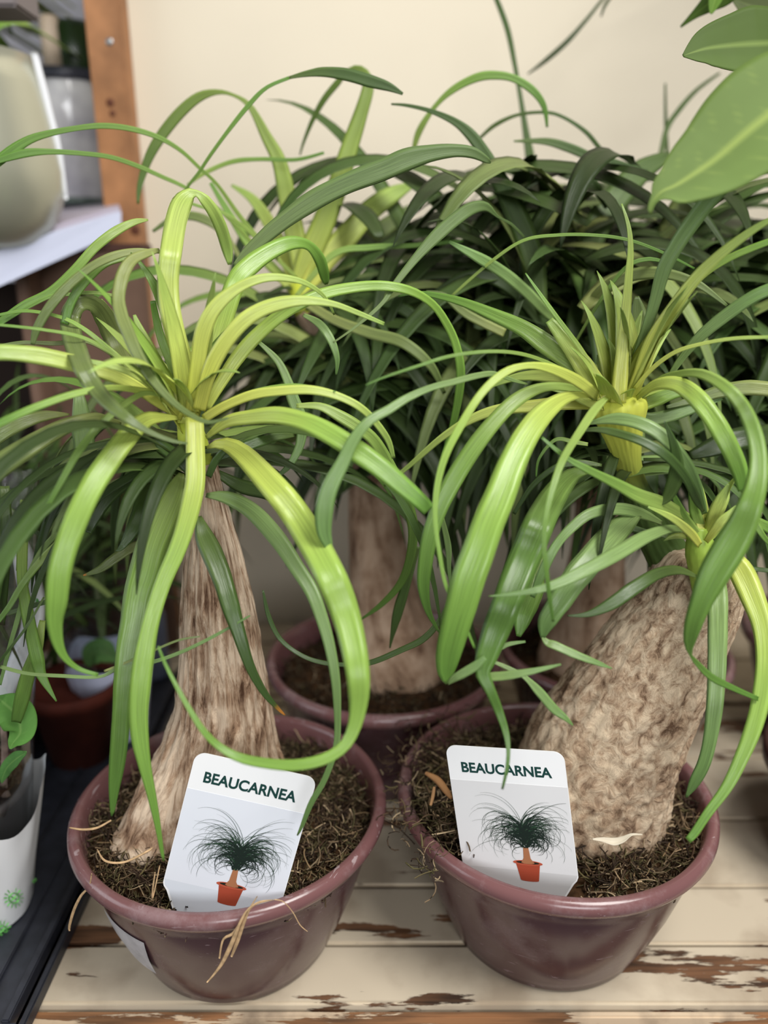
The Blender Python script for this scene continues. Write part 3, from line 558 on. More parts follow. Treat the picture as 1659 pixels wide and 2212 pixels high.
LB = [
('1285,858,8 1255,853,16 1215,862,30 1172,895,48 1135,945,58 1105,1005,62 1080,1070,64 1055,1130,68 1032,1195,72 1012,1250,72 996,1310,68 979,1370,60 967,1420,52 963,1455,34 967,1477,8', (.415, .345, .335), 'L'),
('967,1477,6 980,1466,16 1000,1455,20 1025,1440,20 1048,1420,10', (.335, .33, .33), 'B'),
('1270,1020,8 1240,1025,32 1205,1060,52 1170,1120,64 1140,1190,68 1115,1250,66 1092,1310,62 1068,1370,58 1050,1420,48 1042,1452,34 1056,1485,24 1075,1530,20 1092,1580,15 1098,1620,9 1095,1660,8 1085,1705,5', (.41, .36, .34, .325, .305), 'H'),
('1045,1463,18 1090,1460,20 1150,1450,14 1212,1435,4', (.335, .33, .33), 'B'),
('1055,1425,4 1090,1440,10 1130,1460,10 1165,1495,20 1195,1530,20 1220,1550,13 1238,1567,3', (.345, .34, .335), 'B'),
('1172,1376,6 1182,1388,16 1200,1395,19 1245,1415,18 1290,1432,12 1322,1444,3', (.35, .345, .345), 'B'),
('1060,1415,8 1095,1393,10 1135,1386,5', (.35, .35, .35), 'B'),
('1375,1110,24 1335,1145,52 1280,1205,58 1235,1260,56 1205,1305,48 1180,1345,38 1172,1378,8', (.40, .36, .35), 'B'),
('1170,1180,10 1150,1270,48 1130,1330,42 1120,1375,10', (.40, .38, .37), 'G'),
('1310,860,10 1285,885,20 1248,940,18 1215,995,16 1195,1050,14 1180,1110,12 1175,1170,11 1180,1230,10 1187,1290,9 1195,1343,6', (.40, .34, .33), 'G'),
('1290,855,22 1245,822,26 1190,797,22 1140,790,15 1090,805,18 1040,850,18 995,920,18 960,990,16 943,1060,13 940,1125,10 950,1200,9 965,1270,8 1000,1340,7 1025,1400,5', (.41, .355, .33), 'L'),
('1290,860,14 1230,838,18 1170,838,22 1115,865,32 1062,918,36 1015,980,40 978,1040,40 948,1100,36 928,1160,36 918,1220,32 915,1270,26 925,1320,14 948,1365,4', (.42, .375, .365), 'G'),
('1290,830,20 1230,780,40 1180,745,44 1130,710,36 1070,682,28 1005,655,20 950,640,14 900,633,8 860,640,4', (.43, .45, .48), 'G'),
('1250,815,8 1170,778,8 1110,762,8 1045,760,8 970,770,8 905,790,7 830,815,5 790,832,3', (.42, .38, .36), 'G'),
('1140,830,4 1110,822,8 1068,808,12 1030,812,14 980,825,15 930,838,15 880,860,18 840,885,20 797,910,22 764,950,25 740,1000,30 712,1055,36 700,1105,40 700,1150,32 710,1180,18 714,1205,4', (.42, .36, .34), 'B'),
('1305,858,40 1270,805,42 1235,755,36 1205,715,28 1186,692,18', (.42, .43, .44), 'Y'),
('1305,835,12 1255,755,10 1210,695,10 1170,640,8 1135,590,3', (.42, .43, .44), 'L'),
('1335,870,34 1342,790,30 1348,720,24 1354,650,20 1358,600,17 1362,540,13 1358,490,9 1343,440,3', (.42, .43, .45), 'Y'),
('1358,850,22 1380,760,22 1400,700,22 1415,650,25 1435,580,31 1465,525,33 1503,470,35 1545,418,37 1590,380,37 1640,362,37 1690,350,40', (.43, .42, .40), 'B'),
('1362,860,30 1388,790,30 1415,725,30 1455,665,29 1500,605,27 1550,555,23 1605,512,19 1655,480,13 1700,460,10', (.425, .41, .39), 'Y'),
('1470,650,10 1515,598,14 1570,560,16 1640,530,15 1700,510,12', (.43, .42, .41), 'L'),
('1370,840,8 1410,795,10 1460,760,9 1520,742,8 1590,731,8 1680,728,7', (.42, .40, .38), 'Y'),
('1445,815,10 1475,770,18 1515,725,24 1570,680,28 1630,640,28 1690,615,28', (.43, .42, .41), 'B'),
('1375,860,10 1415,832,24 1460,830,34 1500,855,40 1540,905,42 1575,965,40 1598,1020,34 1605,1060,20', (.42, .38, .37), 'L'),
('1385,858,10 1425,822,16 1465,808,16 1515,808,22 1565,835,26 1605,880,30 1630,940,34 1638,1000,38 1630,1060,46 1605,1130,60 1572,1190,68 1540,1245,62 1515,1300,46 1497,1350,36 1489,1390,22 1492,1415,6 1505,1432,12 1535,1462,16 1580,1485,14 1638,1510,10', (.42, .36, .335, .33, .345), 'G'),
('1570,1190,20 1598,1230,50 1625,1290,50 1645,1350,42 1652,1420,36 1645,1500,36 1628,1570,34 1600,1640,28 1570,1700,23 1530,1755,19 1500,1800,17 1486,1815,14', (.40, .345, .32), 'L'),
('1550,1225,20 1550,1280,40 1550,1360,40 1548,1450,38 1543,1530,34 1533,1600,28 1520,1650,27 1500,1690,22 1482,1722,4', (.39, .355, .345), 'B'),
('1490,1150,6 1450,1142,18 1395,1160,28 1335,1195,33 1260,1235,30 1185,1268,20 1110,1283,9 1055,1288,3', (.395, .345, .335), 'B'),
('1430,1130,10 1380,1108,26 1330,1100,28 1275,1110,25 1235,1140,22 1200,1180,20 1170,1240,20 1150,1290,10', (.41, .38, .37), 'B'),
('1490,1120,18 1430,1090,34 1380,1072,32 1330,1045,24 1280,1020,18 1225,990,12 1170,945,6', (.395, .37, .37), 'G'),
('1415,1092,4 1440,1075,22 1458,1035,32 1462,995,26 1452,950,16 1435,910,4', (.385, .38, .38), 'D'),
('1250,930,6 1290,928,12 1330,935,18 1390,955,20 1440,985,22 1480,1030,20 1505,1080,18 1520,1105,6', (.40, .375, .385), 'D'),
('1270,915,6 1330,905,26 1390,918,30 1440,950,30 1480,1000,28 1505,1050,22 1522,1110,12', (.405, .385, .39), 'B'),
('1520,1160,20 1502,1110,24 1496,1075,18 1488,1040,4', (.395, .395, .395), 'G'),
('1525,1150,20 1520,1100,20 1508,1050,16 1498,1030,4', (.40, .40, .40), 'Y'),
('1512,1160,18 1480,1120,20 1462,1085,14 1452,1060,4', (.392, .39, .39), 'G'),
('1525,1165,14 1545,1110,30 1562,1075,26 1574,1045,4', (.395, .39, .39), 'Y'),
('1525,1170,12 1555,1130,20 1575,1110,14 1590,1092,3', (.388, .383, .383), 'Y'),
('1512,1178,14 1490,1150,20 1450,1118,16 1400,1095,4', (.388, .38, .375), 'Y'),
('1700,990,30 1650,1020,20 1600,1060,10', (.43, .43, .43), 'G'),
('1700,940,50 1620,945,52 1560,960,50 1490,985,20', (.47, .46, .46), 'K'),
('1690,845,34 1620,838,34 1560,845,30 1510,860,22 1440,880,8', (.43, .44, .44), 'O'),
('1505,1245,8 1465,1232,20 1420,1240,26 1370,1270,30 1320,1305,28 1270,1327,13 1225,1330,3', (.385, .355, .35), 'D'),
('1290,850,20 1230,820,28 1170,812,26 1115,815,18 1060,835,6', (.43, .44, .45), 'Y'),
('1280,875,20 1210,872,30 1150,878,28 1080,885,24 1020,905,20 955,945,15 880,1010,10 830,1050,6', (.435, .44, .46), 'Y'),
('955,1120,10 968,1180,14 970,1230,8 975,1290,3', (.40, .40, .40), 'B'),
('900,1180,16 878,1260,20 860,1320,22 848,1370,10 842,1400,3', (.44, .44, .44), 'D'),
('1000,1200,8 980,1280,10 950,1340,13 915,1380,15 865,1405,13 805,1430,12 760,1436,10 700,1432,10 650,1415,9 605,1380,10 580,1330,10 568,1275,4', (.40, .40, .41), 'D'),
('1600,1110,8 1640,1130,22 1680,1150,26', (.40, .40, .40), 'G'),
('1335,870,24 1320,815,40 1312,780,46 1306,762,34', (.44, .445, .45), 'Y'),
('1340,880,20 1375,800,34 1385,720,42 1378,670,30 1376,640,8', (.45, .46, .47), 'O'),
('1350,865,16 1395,720,10 1408,670,6', (.43, .43, .43), 'Y'),
('1350,880,26 1400,868,34 1450,850,30 1500,840,12', (.43, .43, .43), 'L'),
('1320,880,20 1275,870,22 1230,848,20 1190,840,8', (.425, .42, .42), 'Y'),
('1360,885,12 1400,905,28 1440,900,30 1500,880,24 1560,860,8', (.44, .44, .44), 'B'),
('1270,960,8 1240,955,10 1200,950,8 1165,990,6 1158,1030,3', (.41, .41, .41), 'G'),
('1300,1005,6 1250,1000,16 1200,1010,14 1150,1050,12 1110,1110,8', (.42, .42, .42), 'D'),
('1445,1160,10 1400,1150,12 1345,1140,20 1300,1160,16', (.41, .41, .41), 'D'),
('1600,1085,10 1625,1120,16 1650,1160,12 1680,1190,8', (.39, .38, .38), 'G'),
('1510,1230,10 1580,1225,10 1680,1235,10', (.40, .40, .40), 'D'),
]
for q in LB: leaf(B, q[0], q[1], q[2])
noB = clear_of((1060, 1290, 1800, 2300), (780, 1120, 1080, 2300), (1330, 1180, 1560, 1500), (830, 0, 1800, 560), (1200, 700, 1450, 960), (940, 850, 1150, 1100))
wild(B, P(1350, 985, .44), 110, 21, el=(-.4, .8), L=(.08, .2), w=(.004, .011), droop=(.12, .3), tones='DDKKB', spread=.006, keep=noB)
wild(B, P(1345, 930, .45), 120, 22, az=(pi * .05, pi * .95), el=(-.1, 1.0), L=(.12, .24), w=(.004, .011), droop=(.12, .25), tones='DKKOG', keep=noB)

wild(B, P(1336, 885, .434), 18, 23, el=(.6, 1.45), L=(.035, .08), w=(.009, .014), droop=(.02, .10), tones='Y', single=18, spread=.003, mat=M_LEAF)
wild(B, P(1515, 1165, .396), 8, 24, el=(.5, 1.3), L=(.02, .045), w=(.005, .008), droop=(.02, .10), tones='YL', single=8, spread=.002, mat=M_LEAF)

# ================================================================ plants behind
Cc = empty('ponytail_palm', (0.0, 0.6035, 0), 'ponytail palm standing behind and between the two front pots with a bright yellow-green heart', 'potted plant', 'ponytail palms in plum plastic pots')
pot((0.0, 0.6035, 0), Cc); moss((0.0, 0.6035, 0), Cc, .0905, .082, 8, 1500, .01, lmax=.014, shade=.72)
Y = .6035
trunk([(860, 1465, Y, 210), (858, 1430, Y, 214), (850, 1390, Y, 200), (842, 1345, Y, 172), (828, 1280, Y, 144), (818, 1200, Y, 124), (808, 1100, Y, 110), (798, 1000, Y, 86), (782, 900, Y, 70), (750, 820, Y, 62), (705, 740, Y, 58), (660, 670, Y, 54)], Cc, M_BARK3, .03, .03, 12, 72, 90, cells=(7, 3))
trunk([(670, 690, Y, 50), (655, 650, Y, 56), (645, 610, Y, 40)], Cc, simple('far_sheath', (190, 200, 60), .5, .3, var=.1), .03, 0, 4, 40, 24, 'crown_heart')
LCc = [
('655,635,26 650,575,42 635,500,44 620,425,40 603,350,32 575,295,24 540,230,13 505,206,7 470,199,11 430,210,20 390,243,23 350,292,23 322,340,19 302,400,12 298,440,5', (.60, .62, .60), 'X'),
('640,630,34 665,560,50 700,480,50 730,400,44 755,320,38 778,250,30 795,190,26 790,160,18 770,148,14 745,160,12 730,178,14 700,215,13 675,260,10 655,310,6 648,335,3', (.60, .63, .66), 'X'),
('650,640,30 700,565,48 750,510,50 800,455,46 850,420,36 890,400,12', (.60, .62, .66), 'Y'),
('650,640,30 635,600,32 610,540,30 580,480,28 545,430,20 500,400,6', (.60, .63, .66), 'Y'),
('650,640,20 630,625,20 590,580,22 540,530,20 500,470,16 455,395,8', (.60, .60, .60), 'L'),
('640,600,8 580,540,10 520,470,10 470,400,8 430,362,8 390,325,9 340,296,11 280,278,12 220,272,12 160,278,11 100,290,14 60,304,18 20,330,22 -30,370,18', (.60, .55, .50), 'G'),
('620,600,8 560,540,8 470,450,8 400,405,8 350,382,9 300,360,10 240,340,10 180,332,10 110,328,12 50,332,18 -20,352,12', (.60, .55, .50), 'G'),
('600,560,8 500,470,8 400,430,6 435,365,7 480,300,8 535,230,10 575,190,8 625,168,7', (.58, .54, .55), 'G'),
('625,168,6 660,160,12 700,156,20 750,162,26 800,176,26 840,188,18 870,203,6', (.55, .55, .55), 'D'),
('405,400,6 440,375,9 500,350,10 560,344,9 640,345,8 700,330,6', (.60, .60, .60), 'G'),
('505,572,4 540,540,24 600,488,34 675,435,42 750,397,44 830,366,46 880,345,48 930,332,36 980,326,28 1020,330,24 1050,345,14 1060,352,4', (.47, .48, .50), 'M'),
('640,640,10 720,550,14 800,535,14 900,530,10 1000,520,6', (.55, .56, .56), 'G'),
('655,650,20 720,690,22 800,720,26 870,740,26 930,790,20 960,850,8', (.55, .50, .50), 'O'),
('660,660,20 740,650,26 830,650,30 900,690,26 950,760,20 960,840,10', (.58, .56, .56), 'D'),
('640,660,20 690,620,12 760,600,10 840,590,8', (.58, .58, .58), 'O'),
('670,640,30 740,590,40 800,520,44 860,470,30 900,440,8', (.64, .66, .70), 'O'),
('520,560,8 480,500,16 430,470,20 380,470,16 330,500,6', (.60, .60, .60), 'O'),
]
for q in LCc: leaf(Cc, q[0], q[1], q[2], mat=M_BACKLEAF)
noC = clear_of((745, 1120, 930, 1700), (520, 1080, 760, 1700), (-400, 0, 330, 560), (340, 0, 620, 420), (620, 0, 900, 340), (560, 430, 900, 640), near=.47)
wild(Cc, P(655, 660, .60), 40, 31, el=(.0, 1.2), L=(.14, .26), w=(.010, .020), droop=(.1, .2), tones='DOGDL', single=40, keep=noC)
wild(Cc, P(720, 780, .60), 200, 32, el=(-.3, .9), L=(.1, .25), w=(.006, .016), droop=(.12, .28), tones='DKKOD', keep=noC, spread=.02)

D = empty('ponytail_palm', (0.202, 0.625, 0), 'dark leaved ponytail palm hidden behind the slanting trunk of the right front plant', 'potted plant', 'ponytail palms in plum plastic pots')
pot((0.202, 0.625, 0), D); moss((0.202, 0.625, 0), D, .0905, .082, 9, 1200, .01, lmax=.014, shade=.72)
Y = .615
trunk([(1262, 1490, Y, 200), (1262, 1450, Y, 208), (1266, 1400, Y, 186), (1274, 1330, Y, 150), (1284, 1250, Y, 124), (1292, 1150, Y, 104), (1294, 1000, Y, 86), (1294, 850, Y, 70), (1292, 720, Y, 60), (1290, 660, Y, 50)], D, M_BARK3, .03, .03, 15, 72, 90, cells=(7, 3))
LD = [
('1165,680,30 1158,620,46 1150,560,52 1130,500,50 1100,430,46 1070,375,34 1045,330,26 1015,290,24 980,262,16 930,240,10 880,228,7 845,225,4', (.55, .57, .58), 'D'),
('890,340,6 905,285,14 940,230,10 980,193,15 1030,168,18 1070,163,17 1110,170,16 1150,195,16 1175,230,12 1182,275,5', (.64, .62, .62), 'G'),
('1035,300,6 1070,270,9 1120,248,7 1180,243,7 1220,255,7 1265,285,9 1295,320,9 1330,360,6', (.66, .64, .64), 'D'),
('1145,500,20 1155,400,24 1145,340,20 1135,280,14 1125,215,10 1112,140,10 1095,60,12 1065,-20,10', (.70, .72, .76), 'D'),
('1110,305,4 1180,306,15 1230,320,20 1280,340,18 1340,352,10 1400,370,4', (.62, .62, .62), 'D'),
('1200,352,6 1240,370,20 1280,395,22 1310,450,8', (.62, .60, .60), 'D'),
('1245,620,40 1285,500,56 1330,430,60 1385,370,50 1450,335,20', (.60, .62, .66), 'M'),
('1425,600,40 1455,500,64 1505,425,74 1580,360,66 1670,310,40', (.60, .60, .60), 'O'),
('1425,345,10 1440,280,11 1465,240,11 1505,195,9 1555,158,5', (.74, .76, .78), 'D'),
('1442,350,9 1438,260,7 1437,180,4', (.78, .78, .78), 'D'),
('1200,690,22 1180,675,24 1130,625,26 1080,585,26 1030,555,22 970,522,6', (.55, .50, .49), 'B'),
('975,640,5 1055,570,7 1130,520,7 1205,508,7 1280,508,7 1355,518,7 1430,545,6 1500,580,4', (.50, .48, .48), 'G'),
('720,740,4 760,712,5 800,680,8 830,650,9 855,612,14 905,550,20 945,508,28 985,473,30 1020,450,28 1050,447,20 1075,468,6 1105,485,6 1135,515,4', (.42, .46, .52), 'M'),
('1260,700,10 1290,640,26 1350,600,28 1420,590,26 1500,610,18 1570,660,6', (.52, .48, .46), 'O'),
('1220,780,4 1290,660,7 1350,580,9 1400,560,9 1450,570,5', (.50, .48, .48), 'G'),
('1180,720,10 1120,640,24 1060,600,28 1000,600,24 930,640,10', (.55, .55, .55), 'K'),
('1320,640,20 1400,600,44 1440,540,46 1470,470,40 1480,420,20', (.62, .62, .62), 'K'),
('1090,720,20 1010,680,20 960,640,14 920,630,6', (.50, .50, .50), 'O'),
]
for q in LD: leaf(D, q[0], q[1], q[2], mat=M_BACKLEAF)
noD = clear_of((745, 1120, 930, 1700), (800, 0, 1800, 330), (1000, 1390, 1800, 2200), (1170, 1230, 1350, 1500), near=.47)
wild(D, P(1290, 700, .615), 50, 41, el=(.1, 1.2), L=(.14, .27), w=(.012, .026), droop=(.08, .18), tones='DKKOD', single=50, keep=noD)
wild(D, P(1200, 760, .62), 260, 42, el=(-.3, .9), L=(.12, .26), w=(.008, .018), droop=(.12, .28), tones='DKKOK', keep=noD, spread=.03)

wild(D, P(1240, 640, .63), 130, 43, az=(0, 2 * pi), el=(.1, 1.25), L=(.12, .24), w=(.012, .022), droop=(.1, .2), tones='DKKKO', keep=noD, spread=.045)
wild(D, P(1000, 700, .66), 90, 44, az=(0, 2 * pi), el=(.1, 1.2), L=(.10, .22), w=(.010, .022), droop=(.1, .2), tones='DKKK', keep=noD, spread=.04)

E = empty('ponytail_palm', (0.43, 0.64, 0), 'dark leaved ponytail palm behind at the right edge, mostly hidden by other leaves', 'potted plant', 'ponytail palms in plum plastic pots')
pot((0.43, 0.64, 0), E); moss((0.43, 0.64, 0), E, .0905, .082, 19, 500, .01)
trunk([(1900, 1460, .64, 200), (1900, 1400, .64, 180), (1890, 1250, .64, 120), (1860, 900, .64, 80), (1840, 760, .64, 60)], E, M_BARK3, .03, .03, 17, 60, 60, cells=(7, 3))
noE = clear_of((-500, 0, 1800, 430), (1000, 1320, 1750, 2200), near=.47)
wild(E, P(1840, 780, .64), 70, 51, az=(pi * .4, pi * 1.5), el=(-.1, .9), L=(.16, .3), w=(.012, .024), droop=(.1, .25), tones='DKKD', single=60, keep=noE)
wild(E, P(1720, 640, .66), 90, 53, el=(.1, 1.2), L=(.12, .26), w=(.014, .026), droop=(.1, .2), tones='DKKK', keep=noE, spread=.04)
wild(E, P(1800, 820, .62), 160, 52, az=(pi * .4, pi * 1.6), el=(-.5, .8), L=(.12, .3), w=(.006, .014), droop=(.1, .25), tones='DKKK', keep=noE, spread=.03)
# ================================================================ tags
def plate(name, outline, fr, thick, off, mat, parent):
    """flat outline in tag coordinates, given thickness"""
    O, S, T, Nn = fr; n = len(outline)
    V = [O + S * a + T * b + Nn * (off + thick) for a, b in outline] + [O + S * a + T * b + Nn * off for a, b in outline]
    Fa = [tuple(range(n)), tuple(range(2 * n - 1, n - 1, -1))] + [(i, i + n, (i + 1) % n + n, (i + 1) % n) for i in range(n)]
    return mesh_obj(name, V, Fa, mat, parent, smooth=False)
def arc(cx, cy, rx, ry, a0, a1, n=8):
    return [(cx + rx * cos(radians(a0 + (a1 - a0) * i / n)), cy + ry * sin(radians(a0 + (a1 - a0) * i / n))) for i in range(n + 1)]
def make_tag(tl, tr, bl, yt, yb, label, seed, pc, grey, yr=None):
    O = P(*tl, yt); S = P(*tr, yt if yr is None else yr) - O; T = P(*bl, yb) - O; Nn = S.cross(T).normalized()
    if Nn.dot(CAM - O) < 0: Nn = -Nn
    fr = (O, S, T, Nn)
    root = empty('plant_tag', O + S * .5 + T * 1.3, label, 'plant tag', 'printed plant tags')
    r = .09; ra = r * S.length / T.length
    shape = arc(r, ra, r, ra, 180, 270) + arc(1 - r, ra, r, ra, 270, 360) + [(1, .97), (.985, 1.0), (.955, 1.03), (.80, 1.24), (.62, 1.32), (.56, 1.40), (.5, 1.42), (.44, 1.40), (.38, 1.32), (.20, 1.27), (.045, 1.04), (.012, 1.01), (0, .985)]
    plate('card', shape, fr, .0006, 0, M_CARD, root)
    pan = [(.004, .265), (.996, .265), (.996, .955), (.004, .955)]
    plate('picture_panel', pan, fr, .00008, .0006, grey[0], root)
    plate('picture_floor', [(.004, .955), (.996, .955), (.975, .995), (.945, 1.02), (.80, 1.22), (.65, 1.30), (.35, 1.30), (.21, 1.25), (.06, 1.03), (.02, 1.0)], fr, .00008, .0006, grey[1], root)
    # lettering
    cu = bpy.data.curves.new('lettering', 'FONT'); cu.body = 'BEAUCARNEA'; cu.size = 1; cu.offset = .028; cu.extrude = .01; cu.align_x = 'LEFT'
    to = bpy.data.objects.new('tmp', cu); COL.objects.link(to); bpy.context.view_layer.update()
    me = bpy.data.meshes.new_from_object(to.evaluated_get(bpy.context.evaluated_depsgraph_get()))
    bpy.data.objects.remove(to)
    xs = [v.co.x for v in me.vertices]; ysv = [v.co.y for v in me.vertices]; x0, x1, y0, y1 = min(xs), max(xs), min(ysv), max(ysv)
    for v in me.vertices:
        a = .115 + (v.co.x - x0) / (x1 - x0) * .765; b = .203 - (v.co.y - y0) / (y1 - y0) * .080
        v.co = O + S * a + T * b + Nn * (.00062 + (.0001 if v.co.z > 0 else 0))
    me.materials.clear(); me.materials.append(M_INK)
    o = bpy.data.objects.new('lettering', me); COL.objects.link(o); o.parent = root; o.matrix_parent_inverse = Matrix.Translation(-root.location)
    asp = S.length / T.length
    # printed plant: pot, trunk, leaves
    px_, py_ = pc
    def Q(a, b): return (px_ + a, py_ + b * asp)
    pp = [Q(-.105, 0)] + [Q(.105 * cos(t), .018 * sin(t)) for t in [pi - i * pi / 10 for i in range(1, 10)]] + [Q(.105, 0), Q(.078, .17)] + [Q(.078 * cos(t), .17 + .012 * sin(t)) for t in [i * pi / 8 for i in range(1, 8)]] + [Q(-.078, .17)]
    plate('picture_pot', pp, fr, .00006, .00072, M_PRINTPOT, root)
    plate('picture_pot_rim', [Q(.128 * cos(2 * pi * i / 28), .026 * sin(2 * pi * i / 28) - .002) for i in range(28)], fr, .00004, .00078, M_PRINTRIM, root)
    plate('picture_soil', [Q(.10 * cos(2 * pi * i / 28), .014 * sin(2 * pi * i / 28) - .006) for i in range(28)], fr, .00002, .00083, M_PRINTDARK, root)
    plate('picture_trunk', [Q(-.055, -.004), Q(-.03, -.05), Q(-.022, -.16), Q(.022, -.16), Q(.03, -.05), Q(.06, -.004), Q(.03, .006), Q(-.03, .006)], fr, .00003, .00087, M_PRINTTRUNK, root)
    rnd = random.Random(seed); V = []; Fa = []; Vd = []; Fd = []
    for k in range(210):
        ang = rnd.uniform(-1.0, 1.0); dark = rnd.random() < .4
        L = rnd.uniform(.26, .66) * (1.0 if not dark else .6); a, b = rnd.gauss(0, .018), -.15 - rnd.uniform(0, .20)
        th = pi / 2 - ang * rnd.uniform(.3, 1.7); n = 18; curl = (1 if cos(th) > 0 else -1) * rnd.uniform(.07, .32)
        w0 = rnd.uniform(.003, .0065) if not dark else rnd.uniform(.007, .013); VV, FF = (Vd, Fd) if dark else (V, Fa); b0 = len(VV)
        for s in range(n):
            t = s / (n - 1); w = w0 * (1 - t * .85) * .5
            nx, ny = -sin(th), cos(th); q1 = Q(a + nx * w, b - ny * w); q2 = Q(a - nx * w, b + ny * w)
            h = .00095 + (.00005 if dark else 0) + k * 3e-8
            for q in (q1, q2): VV.append(O + S * min(.97, max(.03, q[0])) + T * max(.28, q[1]) + Nn * h)
            if Q(a, b)[1] > py_ - .02: VV[-1] = VV[-2].copy(); L = 0
            a += cos(th) * L / n; b -= sin(th) * L / n; th -= curl * (.5 + t)
        for s in range(n - 1): FF.append((b0 + 2 * s, b0 + 2 * s + 1, b0 + 2 * s + 3, b0 + 2 * s + 2))
    mesh_obj('picture_leaves', V, Fa, M_PRINTLEAF, root, smooth=False)['kind'] = 'stuff'
    mesh_obj('picture_leaves', Vd, Fd, M_PRINTDARK, root, smooth=False)['kind'] = 'stuff'
    return root
make_tag((424, 1622), (686, 1680), (352, 1908), .356, .347, 'white printed tag leaning to the right, stuck in the left front pot', 1, (.56, .90), (simple('bluish_print', (226, 230, 238), .42), simple('bluish_print_floor', (214, 220, 228), .42)), .350)
make_tag((962, 1608), (1218, 1624), (1002, 1878), .376, .367, 'grey-white printed tag tilted to the left, stuck in the right front pot', 2, (.58, .89), (M_CARDGREY, M_CARDFLOOR), .362)

# ================================================================ loose bits on the front pots
def strand(name, specs, mat, label=None, cat=None, parent=None):
    V = []; Fa = []
    for sp, y0, y1 in specs:
        pts = [[float(x) for x in q.split(',')] for q in sp.split()]; n = 26; rr = crom(pts, n); rows = []
        for k, (u, v, w) in enumerate(rr):
            t = k / (n - 1); p = P(u, v, y0 + (y1 - y0) * t); rows.append((p, w / 2 * depth(p) / F))
        b0 = len(V)
        for k in range(n):
            T = (rows[min(k + 1, n - 1)][0] - rows[max(k - 1, 0)][0]).normalized(); X = T.cross(Vector((0, .8, -.6))).normalized(); Yv = T.cross(X)
            for q in range(6):
                a = 2 * pi * q / 6; V.append(rows[k][0] + (X * cos(a) + Yv * sin(a) * .6) * rows[k][1])
        for k in range(n - 1):
            for q in range(6):
                a = b0 + k * 6 + q; b = b0 + k * 6 + (q + 1) % 6; Fa.append((a, b, b + 6, a + 6))
        Fa.append(tuple(b0 + q for q in range(6))); Fa.append(tuple(b0 + (n - 1) * 6 + q for q in range(5, -1, -1)))
    o = mesh_obj(name, V, Fa, mat, parent)
    if label: tag(o, label, cat)
    return o
strand('dry_root', [('590,1944,2 560,1948,3 535,1965,4 520,1990,6 508,2020,9 495,2050,10 480,2080,8 462,2105,5 447,2122,3', .314, .319),
                    ('585,1945,2 550,1955,3 528,1980,5 505,2015,7 482,2030,5 474,2070,4', .315, .320),
                    ('556,1936,2 540,1962,4 524,2000,8 512,2035,9 500,2066,5', .314, .320)], M_STRAW, 'tan dried root strand hanging over the rim of the left front pot', 'dried root')
strand('dry_root', [('592,1943,2 612,1948,2 632,1970,2 648,1998,2 664,2012,1.5', .316, .322)], M_STRAW, 'thin pale root hair curling over the left front pot beside the thick strand', 'dried root')
strand('dry_root', [('198,1888,3 192,1915,4 175,1935,6 160,1965,7 150,2000,6 150,2010,4', .345, .36)], M_STRAW, 'curved tan root hanging outside the left edge of the left front pot', 'dried root')
strand('straw_stalk', [('150,1788,3 180,1792,5 210,1788,5 240,1772,4', .37, .38)], M_STRAW, 'short pale straw lying across the left rim of the left front pot', 'straw')
strand('straw_stalk', [('210,1835,3 228,1860,5 270,1862,5 320,1838,5 330,1830,3', .35, .355)], M_STRAW, 'bent pale straw lying on the moss left of the left tag', 'straw')
strand('straw_stalk', [('335,1885,3 330,1920,4 330,1940,3 345,1870,3', .335, .34)], M_STRAW, 'thin upright straw in the moss just left of the left tag', 'straw')
strand('straw_stalk', [('920,1670,8 945,1685,16 965,1710,14 975,1725,6', .40, .385)], simple('tan_husk', (160, 118, 78), .8, .2, var=.2), 'brown husk piece in the moss left of the right tag', 'husk')
strand('straw_stalk', [('938,1700,6 935,1720,8 930,1740,6', .39, .385)], simple('tan_husk2', (170, 130, 90), .8, .2, var=.2), 'short broken stick standing in the moss left of the right tag', 'stick')
def petal():
    V = []; Fa = []; pts = [(1280, 1813, 3), (1300, 1814, 9), (1325, 1819, 15), (1345, 1814, 12), (1365, 1803, 5), (1388, 1803, 2)]
    rr = crom(pts, 24); rows = [(P(u, v, .356), w / 2 * .47 / F) for u, v, w in rr]; C = []; U = []
    blade(rows, lambda t, x: lin((196, 186, 166)), V, Fa, C, U, .5, .7)
    return mesh_obj('dry_petal', V, Fa, vcolmat('petal_cream', .5), None, cols=C, uvs=U)
tag(petal(), 'cream curled petal lying on moss at the foot of the slanting trunk', 'petal')
# curved price sticker on the left pot
def sticker():
    V = []; Fa = []; c = (-0.0965, 0.4185); n = 14; m = 8
    for j in range(m):
        for i in range(n):
            z = .030 + .034 * j / (m - 1); r = .0763 + (.087 - .0763) * (z - .03) / .034 + .0004
            r = [.0768, .0786, .0803, .082, .0834, .0846, .0858, .0868][j] * .982 + .0004
            a = radians(216 + 26 * i / (n - 1) + 3 * j / m); V.append((c[0] + r * cos(a), c[1] + r * sin(a), z))
    for j in range(m - 1):
        for i in range(n - 1): Fa.append((j * n + i, j * n + i + 1, (j + 1) * n + i + 1, (j + 1) * n + i))
    o = mesh_obj('price_sticker', V, Fa, simple('worn_sticker', (176, 174, 178), .5, .4, var=.2, scale=120), A); o['label'] = 'worn pale sticker on the side of the pot'
sticker()

